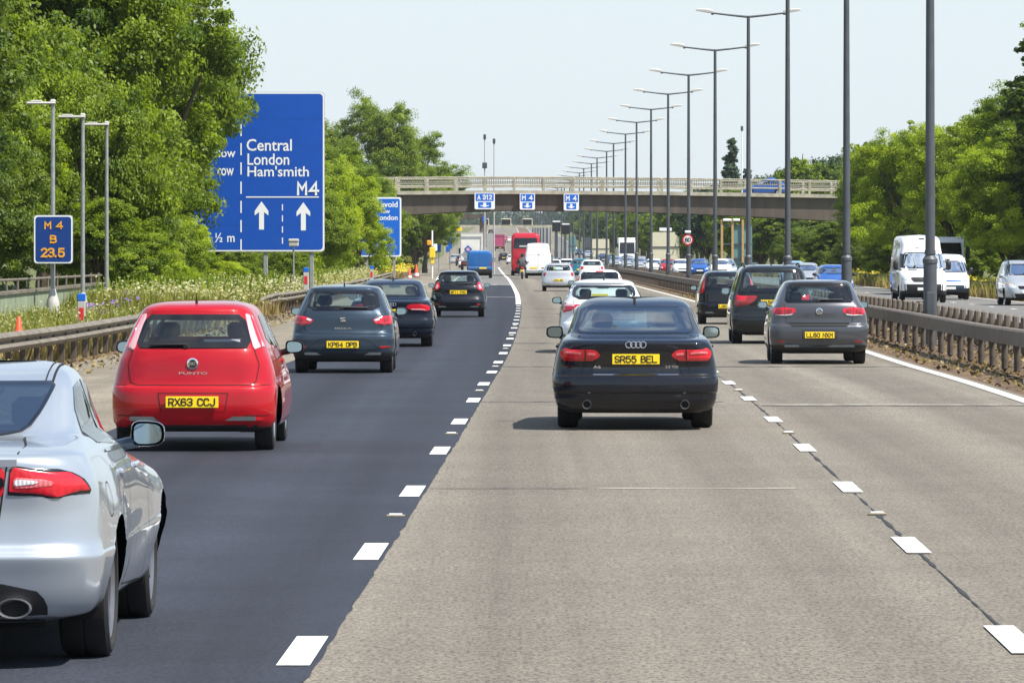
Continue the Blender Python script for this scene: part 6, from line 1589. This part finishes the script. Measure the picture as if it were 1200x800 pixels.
opp(690,1050,'paint_silver_dull','silver oncoming car far away below the dark board'); opp(679,1150,'paint_slate','grey oncoming car far away among the lamp columns'); opp(672,1300,'paint_white','white oncoming car farthest away in the row')
s=dict(MPV); s.update(paint='paint_silver_dull',panels=[('headlight',[(.48,.72),(.60,.80),(.82,.86),(.85,.74),(.72,.66),(.52,.66)],'lamp_head',dict(view='front')),('indicator',[(.70,.83),(.83,.855),(.84,.80),(.72,.78)],'lamp_amber',dict(view='front',off=.012)),('grille',[(-.42,.74),(.42,.74),(.36,.62),(-.36,.62)],'gloss_black',dict(view='front',mirror=False)),('air_intake',[(-.7,.45),(.7,.45),(.6,.30),(-.6,.30)],'black_plastic',dict(view='front',mirror=False))],fplate=('',.52),mirrormat='paint_silver_dull'); s.pop('plate')
r,_=car('people_carrier','silver people carrier coming towards us at the right edge','people carrier',1206,210,s); h=heading(210); r.rotation_euler=(0,0,math.pi+h); r.location=(X(1206,210)-math.sin(h)*4.63,214.63,zr(210))
# car on the bridge
r,_=car('estate_car','blue car crossing the bridge, seen above the railing','car',0,100,dict(FR,paint='paint_blue',H=1.62,half=.9)); k=FPX/(BD+3.5)
r.location=(X(925,BD+3.5),BD+3.4,Z(229.5,BD)); r.rotation_euler=(0,0,R(72))
# ------------------------------------------------------------------ vans
VANF=[(5.4,.28),(5.78,.36),(5.86,.55),(5.84,.75),(5.76,.95),(5.55,1.12),(5.05,1.25),(4.42,2.02),(4.15,2.38),(3.8,2.56),(3.3,2.62)]
def vanrows(H,w,w2): return [(.10,.34,w-.10,0),(.03,.40,w-.02,1),(0,.55,w,2),(0,.80,w,3.2),(.0,1.0,w,4.2),(.005,1.2,w,5.2),(.01,1.35,w-.01,6),(.03,1.8,w-.05,6.6),(.05,H-.5,w2,7.2),(.08,H-.20,w2-.03,8),(.18,H-.05,w2-.16,9),(.6,H-.01,w2-.5,9.6),(1.2,H,.015,10)]
VAN=dict(L=5.9,H=2.62,half=.985,r=.34,tw=.22,rimr=.2,lod=1,low=.50,paint='paint_white',rear=vanrows(2.62,.985,.86),front=VANF,hood=(1,1,1),wheels=[(1.0,.34),(4.9,.34)],bow=.02,fbow=.16,
  corner=[(0,.12,.10,.30,.35),(6,.12,.10,.28,.45),(8,.14,.12,.3,.35),(10,.2,.2,.3,.4)],panels=[],mirrors=(1.06,4.75,1.50),mirrormat='black_plastic',mkw=dict(w=.22,h=.40,arm=.12))
s=dict(VAN); s.update(front=[(a-.0,b*(2.72/2.62)) for a,b in VANF],H=2.72,rear=vanrows(2.72,.99,.86),
  screen=[(-.80,1.36),(.80,1.36),(.70,2.02),(-.70,2.02)],side=[[(4.05,1.40),(4.95,1.36),(4.5,1.95),(4.1,1.98)]],sglass='glass_dark',
  panels=[('headlight',[(.56,.98),(.68,1.18),(.86,1.10),(.88,.95),(.72,.88)],'lamp_head',dict(view='front')),('grille',[(-.46,1.02),(.46,1.02),(.54,.98),(.40,.83),(-.40,.83),(-.54,.98)],'black_plastic',dict(view='front',mirror=False)),
   ('bumper',[(-.90,.74),(.90,.74),(.86,.36),(-.86,.36)],'black_plastic',dict(view='front',mirror=False,nx=14)),('wiper_cowl',[(.22,1.335),(.58,1.335),(.58,1.30),(.22,1.30)],'black_plastic',dict(view='front',off=.012))],fplate=('',.55),
  inter=((4.05,3.6),dict(rear_heads=False)))
def van_extra(root,sh):
    p,n=sh.ray('left',4.2,2.05); g=G(); g.box((0,0,0),(.02,.9,.32)); g.build('yellow_panel','sign_yellow',root,loc=(p.x-.012,p.y-.6,p.z))
s['extra']=van_extra
def faceus(r,px,d,L): h=heading(d); r.rotation_euler=(0,0,math.pi+h); r.location=(X(px,d)-math.sin(h)*L,d+L,zr(d))
r,_=car('van','tall white panel van coming towards us behind the nearest lamp column','van',1083,222,s); faceus(r,1083,222,5.9)
SV=dict(VAN); SV.update(wglass='glass_saloon',L=4.8,H=1.88,rear=vanrows(1.88,.93,.80),front=[(4.4,.25),(4.72,.34),(4.8,.5),(4.78,.65),(4.70,.82),(4.5,.98),(4.0,1.12),(3.4,1.62),(3.1,1.84),(2.8,1.92),(2.4,1.95)],half=.93,wheels=[(.85,.33),(3.95,.33)],r=.33,
  screen=[(-.76,1.16),(.76,1.16),(.66,1.66),(-.66,1.66)],side=[[(3.0,1.16),(3.85,1.14),(3.4,1.58),(3.05,1.60)]],sglass='glass_dark',mirrors=(.99,3.75,1.25),mkw=dict(w=.18,h=.26),
  panels=[('headlight',[(.56,.88),(.80,.98),(.84,.80),(.62,.76)],'lamp_head',dict(view='front')),('bumper',[(-.85,.62),(.85,.62),(.8,.34),(-.8,.34)],'paint_slate',dict(view='front',mirror=False,nx=12)),('grille',[(-.5,.84),(.5,.84),(.5,.78),(-.5,.78)],'paint_blue',dict(view='front',mirror=False))],fplate=('',.5),inter=((3.0,2.6),dict(rear_heads=False)))
SV.pop('extra',None)
r,_=car('van','smaller white van with a dark bumper right of the tall white van','van',1113,236,SV); faceus(r,1113,236,4.8)
# vans seen from behind
WV=dict(VAN); WV.update(front=[(a,b*1.0) for a,b in VANF],panels=[('tail_light',[(.90,1.15),(.965,1.15),(.97,.72),(.90,.72)],'lamp_dark_red'),('bumper',[(-.9,.62),(.9,.62),(.86,.42),(-.86,.42)],'paint_silver_dull',dict(mirror=False,off=.03,thick=.05,nx=12)),('door_handle',[(-.02,1.76),(.10,1.76),(.10,1.71),(-.02,1.71)],'black_plastic',dict(mirror=False)),('dark_patch',[(.26,.80),(.42,.80),(.42,.72),(.26,.72)],'gloss_black',dict(mirror=False))],seams=[([(0,2.42),(0,.62)],False),([(-.84,2.42),(.84,2.42)],False),([(-.85,1.72),(.85,1.72)],False)],
  rear=vanrows(2.6,.985,.86))
def wv_extra(root,sh): plate(root,sh,'',.78,xc=-.32)
WV['extra']=wv_extra
car('van','tall white van seen from behind in front of the red coach','van',630.5,408,WV)
BV=dict(WV); BV.update(H=2.05,rear=vanrows(2.05,.965,.90),front=[(a*.9,b*.80) for a,b in VANF],L=5.3,paint='paint_van_blue',wheels=[(.95,.33),(4.3,.33)],r=.33,  panels=[('tail_light',[(.87,1.35),(.945,1.35),(.95,.85),(.87,.85)],'lamp_dark_red'),('bumper',[(-.9,.66),(.9,.66),(.86,.42),(-.86,.42)],'black_plastic',dict(mirror=False,off=.03,thick=.05,nx=12)),('step_trim',[(-.88,.84),(.88,.84),(.88,.79),(-.88,.79)],'paint_light_blue',dict(mirror=False,nx=12))],seams=[([(0,1.95),(0,.66)],False)],mirrors=(1.06,3.9,1.35),mkw=dict(w=.22,h=.3))
BV['extra']=lambda root,sh: (plate(root,sh,'',.75,xc=.25),)
car('van','dark blue van ahead of the black supermini in the left lane','van',562,412,BV)
# coach
COACH=dict(L=11.5,H=3.75,half=1.26,r=.48,tw=.30,rimr=.3,lod=1,low=.45,paint='paint_coach_red',
  rear=[(.16,.36,1.1,0),(.06,.45,1.22,1),(.02,.7,1.25,2),(0,1.1,1.26,3.5),(.0,1.6,1.26,5),(.03,2.2,1.255,6),(.10,2.9,1.24,6.6),(.20,3.3,1.22,7.2),(.34,3.6,1.12,8),(.7,3.71,.9,9),(1.4,3.74,.5,9.6),(2.2,3.75,.015,10)],
  front=[(11.2,.4),(11.4,.5),(11.5,.8),(11.48,1.1),(11.45,1.3),(11.4,1.5),(11.35,1.8),(11.0,3.1),(10.7,3.5),(10.1,3.7),(9.4,3.75)],hood=(1,1,1),wheels=[(2.6,.48),(8.7,.48)],bow=.05,
  corner=[(0,.22,.18,.3,.3),(6,.26,.22,.3,.3),(10,.3,.3,.3,.3)],
  panels=[('rear_window',[(-.98,3.28),(.98,3.28),(1.06,2.35),(-1.06,2.35)],'gloss_black',dict(mirror=False,nx=14)),('window_label',[(-.55,2.62),(.55,2.62),(.55,2.5),(-.55,2.5)],'lamp_head_grey',dict(mirror=False,off=.012)),('tail_light',[(.98,1.35),(1.14,1.35),(1.14,.85),(.98,.85)],'lamp_red'),('engine_grille',[(-.7,1.5),(.7,1.5),(.7,.95),(-.7,.95)],'black_plastic',dict(mirror=False)),('bumper',[(-1.1,.72),(1.1,.72),(1.05,.48),(-1.05,.48)],'gloss_black',dict(mirror=False))],
  seams=[([(-.8,2.25),(-.8,.75),(.8,.75),(.8,2.25),(-.8,2.25)],False)])
def coach_extra(root,sh):
    plate(root,sh,'',.85)
    for v in('right','left'): sh.panel('side_window',[(.9,3.15),(10.4,3.15),(10.6,2.0),(.7,2.0)],v,'gloss_black',root,nx=24,nz=5)
COACH['extra']=coach_extra
car('coach','red coach with a black rear window behind the tall white van','coach',616,480,COACH)
# lorries
def lorry(px,d,label,box,cabmat,H=4.0,w=2.5,facing=1,L=8.5,diamond=False,topcab=2.9):
    r=thing('lorry',label,'lorry'); sg=facing
    g=G(); g.box((0,L*.42,(H+1.1)/2),(w,L*.80,H-1.1),bev=.06); b=g.build('cargo_box',box,r,smooth=False)
    g=G(); g.box((0,-.01,H-.06),(w+.03,.08,.10)); g.box((0,-.01,1.14),(w+.03,.08,.10))
    for sx in(-1,1): g.box((sx*(w/2-.03),-.01,(H+1.1)/2),(.07,.06,H-1.2))
    g.build('door_frame','pole_grey',b,smooth=False)
    g=G(); g.box((0,L*.45,.92),(.9,L*.86,.26)); g.box((0,.1,.62),(w-.2,.12,.22)); g.build('chassis','underbody',r,smooth=False)
    g=G()
    prof=[(L*.83,.55),(L,.55),(L+.02,1.3),(L-.05,1.6),(L-.28,topcab-.25),(L-.5,topcab),(L*.84,topcab)]
    g.prism(prof,-w/2+.06,w/2-.06,axis='x'); c=fixn(g.build('cab',cabmat,r,smooth=False))
    g=G(); a=np.array([L-.05,1.62]); bb=np.array([L-.27,topcab-.28]); g.add([(-w/2+.16,a[0]+.02,a[1]),(w/2-.16,a[0]+.02,a[1]),(w/2-.22,bb[0]+.02,bb[1]),(-w/2+.22,bb[0]+.02,bb[1])],[(0,1,2,3)]); g.build('windscreen','gloss_black',c,smooth=False)
    g=G(); g.box((0,L+.03,1.05),(w*.62,.05,.4)); g.build('grille','black_plastic',c,smooth=False)
    for sx in(-1,1):
        g=G(); g.box((sx*(w/2+.12),L-.25,topcab-.75),(.2,.12,.62),bev=.04); g.build('mirror','black_plastic',r)
        g=G(); g.box((sx*.95,.03,.80),(.36,.06,.14)); g.build('tail_light','lamp_dark_red',r)
        g=G(); g.box((sx*.92,L+.03,.78),(.34,.05,.2)); g.build('headlight','lamp_head',c)
        for yw in(1.9,L-1.1):
            g=G(); g.lathe([(.001,-.14),(.46,-.14),(.5,-.1),(.5,.1),(.46,.14),(.26,.14),(.22,.06),(.001,.06)],axis='x',n=18); o=fixn(g.build('wheel','rubber',r,loc=(sx*(w/2-.18),yw,.5)))
            g=G(); g.lathe([(.001,.10),(.14,.10),(.24,.12),(.25,.07)],axis='x',n=14); q=fixn(g.build('rim','alloy_dark',o)); 
            if sx<0: o.rotation_euler=(0,0,math.pi)
    g=G(); g.box((.1,-.0,.78),(.52,.03,.12)); g.build('number_plate','plate_yellow',r,smooth=False)
    if diamond:
        g=G(); s=.46; g.add([(-.42-s,-.035,2.35),(-.42,-.035,2.35-s),(-.42+s,-.035,2.35),(-.42,-.035,2.35+s)],[(0,1,2,3)]); e=g.build('emblem','paint_blue',b,smooth=False)
        g=G(); s=.22; g.add([(-.42-s,-.040,2.35),(-.42,-.040,2.35-s),(-.42+s,-.040,2.35),(-.42,-.040,2.35+s)],[(0,1,2,3)]); g.build('emblem_centre','lamp_pink',e,smooth=False)
    if sg>0: place(r,px,d)
    else: faceus(r,px,d,L)
    return r
pr('box_white',(.72,.71,.66),.55,noise=.08,nscale=2); pr('box_magenta',(.40,.05,.13),.6,noise=.1)
lorry(553,600,'white box lorry with a blue diamond emblem behind the blue van','box_white','paint_white',H=4.15,diamond=True)
lorry(585.5,1300,'maroon box lorry far ahead on the rise','box_magenta','paint_magenta',H=4.0)
lorry(735,800,'oncoming white lorry with a dark windscreen under the dark trees','box_white','paint_white',facing=-1,topcab=3.5,H=3.9)
lorry(1101,264,'oncoming white and blue lorry cab peeping over the smaller white van','paint_van_blue','paint_white',facing=-1,topcab=2.75,H=2.7)
lorry(880,640,'oncoming dark lorry cab right of the teal panels','paint_slate','paint_white',facing=-1,topcab=3.3,H=3.2,L=7.5)
# motorcycle with rider filtering past the white van
r=thing('motorcycle','motorcycle filtering between the white van and the blue van','motorcycle')
for y,nm in((.32,0),(1.72,0)):
    g=G(); 
    pts=[(0,y+math.cos(a)*.27,.31+math.sin(a)*.27) for a in np.linspace(0,2*math.pi,21)]; g.tube(pts,.075,8); w=g.build('wheel','rubber',r)
    g=G(); g.lathe([(.001,-.03),(.2,-.03),(.2,.03),(.001,.03)],c=(0,y,.31),axis='x',n=16); fixn(g.build('rim','alloy_dark',w))
g=G(); g.box((0,.95,.52),(.34,.75,.42),bev=.08); g.box((0,1.15,.86),(.36,.5,.22),bev=.08); g.tube([(0,1.5,.95),(0,1.72,.31)],.05,8); g.tube([(0,.5,.5),(0,.32,.31)],.05,8); g.build('body','paint_silver_dull',r)
g=G(); g.box((0,.55,.80),(.28,.75,.12),bev=.05); g.build('seat','black_plastic',r); g=G(); g.box((0,.16,.80),(.20,.08,.12),bev=.03); g.build('tail_light','lamp_red',r)
g=G(); g.box((0,.10,.58),(.2,.02,.16)); g.build('number_plate','plate_yellow',r,smooth=False)
for sx in(-1,1):
    g=G(); g.tube([(0,1.45,1.0),(sx*.38,1.30,1.05)],.02,6); g.build('handlebar','black_plastic',r); g=G(); g.box((sx*.40,1.34,1.2),(.16,.05,.10),bev=.03); g.build('mirror','black_plastic',r)
place(r,612,402); bike=r
p=thing('person','motorcycle rider in dark clothing with a dark helmet','person')
me=bpy.data.meshes.new('body'); J=[(0,.62,.92),(0,.72,1.15),(0,.85,1.42),(0,.90,1.50),(0,.93,1.62)]; E=[(0,1),(1,2),(2,3),(3,4)]; RR=[.17,.18,.16,.075,.09]
for sx in(-1,1):
    b=len(J); J+=[(sx*.20,.86,1.38),(sx*.30,1.05,1.15),(sx*.36,1.28,1.06),(sx*.36,1.33,1.05)]; E+=[(2,b),(b,b+1),(b+1,b+2),(b+2,b+3)]; RR+=[.085,.06,.045,.045]
    b=len(J); J+=[(sx*.15,.70,.88),(sx*.26,1.12,.76),(sx*.24,.92,.42),(sx*.24,1.05,.34)]; E+=[(0,b),(b,b+1),(b+1,b+2),(b+2,b+3)]; RR+=[.11,.085,.06,.05]
me.from_pydata(J,E,[]); me.materials.append(M['interior']); bo=bpy.data.objects.new('body',me); COL.objects.link(bo); bo.parent=p
bo.modifiers.new('Skin','SKIN'); 
for i,v in enumerate(me.skin_vertices[0].data): v.radius=(RR[i],RR[i]); v.use_root=(i==0)
bo.modifiers.new('Sub','SUBSURF').levels=1
g=G(); g.lathe([(.001,-.15),(.10,-.14),(.135,-.05),(.14,.03),(.11,.11),(.05,.145),(.001,.15)],c=(0,.95,1.70),n=16); fixn(g.build('helmet','gloss_black',p))
p.location=bike.location; p.rotation_euler=bike.rotation_euler
HAZE=.00006
# ------------------------------------------------------------------ camera, sky, sun
cam=bpy.data.cameras.new('camera'); co=bpy.data.objects.new('camera',cam); COL.objects.link(co)
cam.sensor_width=36; cam.lens=36*FPX/1200; cam.shift_y=-(400-285)/1200; cam.clip_start=1; cam.clip_end=20000
co.location=(0,0,CAMZ); co.rotation_euler=(R(90),0,0); scene.camera=co
EL,AZ=R(57),R(-32)      # azimuth from +X towards +Y
sd=Vector((math.cos(EL)*math.cos(AZ),math.cos(EL)*math.sin(AZ),math.sin(EL)))
sl=bpy.data.lights.new('sun','SUN'); sl.energy=4.7; sl.angle=R(.53); sl.color=(1,.955,.88)
so=bpy.data.objects.new('sun',sl); COL.objects.link(so); so.rotation_euler=sd.to_track_quat('Z','Y').to_euler(); so.location=(30,20,60)
w=bpy.data.worlds.new('World'); scene.world=w; w.use_nodes=True; nt=w.node_tree
sky=nt.nodes.new('ShaderNodeTexSky'); sky.sky_type='NISHITA'; sky.sun_disc=False; sky.sun_elevation=EL; sky.sun_rotation=math.pi/2-AZ
sky.air_density=1.0; sky.dust_density=.6; sky.ozone_density=1.5; sky.altitude=30
# thin white summer haze that thickens towards the horizon, and broken cloud higher up
L=nt.links; tc=nt.nodes.new('ShaderNodeTexCoord'); sp=nt.nodes.new('ShaderNodeSeparateXYZ'); L.new(tc.outputs['Generated'],sp.inputs[0])
hz=nt.nodes.new('ShaderNodeMapRange'); hz.interpolation_type='SMOOTHSTEP'; hz.inputs[1].default_value=.0; hz.inputs[2].default_value=.38; hz.inputs[3].default_value=.92; hz.inputs[4].default_value=.0; L.new(sp.outputs['Z'],hz.inputs[0])
cn=nt.nodes.new('ShaderNodeTexNoise'); cn.inputs['Scale'].default_value=3.2; cn.inputs['Detail'].default_value=7; cn.inputs['Roughness'].default_value=.55
mp=nt.nodes.new('ShaderNodeMapping'); mp.inputs['Scale'].default_value=(1,1,2.2); L.new(tc.outputs['Generated'],mp.inputs[0]); L.new(mp.outputs[0],cn.inputs['Vector'])
cr=nt.nodes.new('ShaderNodeMapRange'); cr.inputs[1].default_value=.43; cr.inputs[2].default_value=.60; cr.inputs[3].default_value=0; cr.inputs[4].default_value=.75; L.new(cn.outputs[0],cr.inputs[0])
mxv=nt.nodes.new('ShaderNodeMath'); mxv.operation='MAXIMUM'; L.new(hz.outputs[0],mxv.inputs[0]); L.new(cr.outputs[0],mxv.inputs[1])
mx=nt.nodes.new('ShaderNodeMix'); mx.data_type='RGBA'; ia=[i for i in mx.inputs if i.type=='RGBA']; L.new(mxv.outputs[0],mx.inputs[0]); L.new(sky.outputs[0],ia[0]); ia[1].default_value=(4.3,4.85,5.2,1)
bg=nt.nodes['Background']; bg.inputs[1].default_value=.108
L.new([o for o in mx.outputs if o.type=='RGBA'][0],bg.inputs[0])
# thin summer haze round the whole scene
pv=bpy.data.materials.new('haze'); pv.use_nodes=True; hn=pv.node_tree; hn.nodes.clear()
ho=hn.nodes.new('ShaderNodeOutputMaterial'); hv=hn.nodes.new('ShaderNodeVolumePrincipled'); hv.inputs['Color'].default_value=(.90,.95,1,1); hv.inputs['Density'].default_value=HAZE; hv.inputs['Anisotropy'].default_value=.3
hn.links.new(hv.outputs[0],ho.inputs['Volume'])
g=G(); g.box((0,2100,15.5),(2100,10600,37)); hb=g.build('haze',pv,None,smooth=False); hb['kind']='stuff'; hb['label']='thin pale summer haze over the whole motorway'; hb['category']='haze'
vs=scene.view_settings; scene.display_settings.display_device='sRGB'; vs.view_transform='Standard'; vs.look='None'; vs.exposure=.75; vs.gamma=1; vs.use_curve_mapping=False
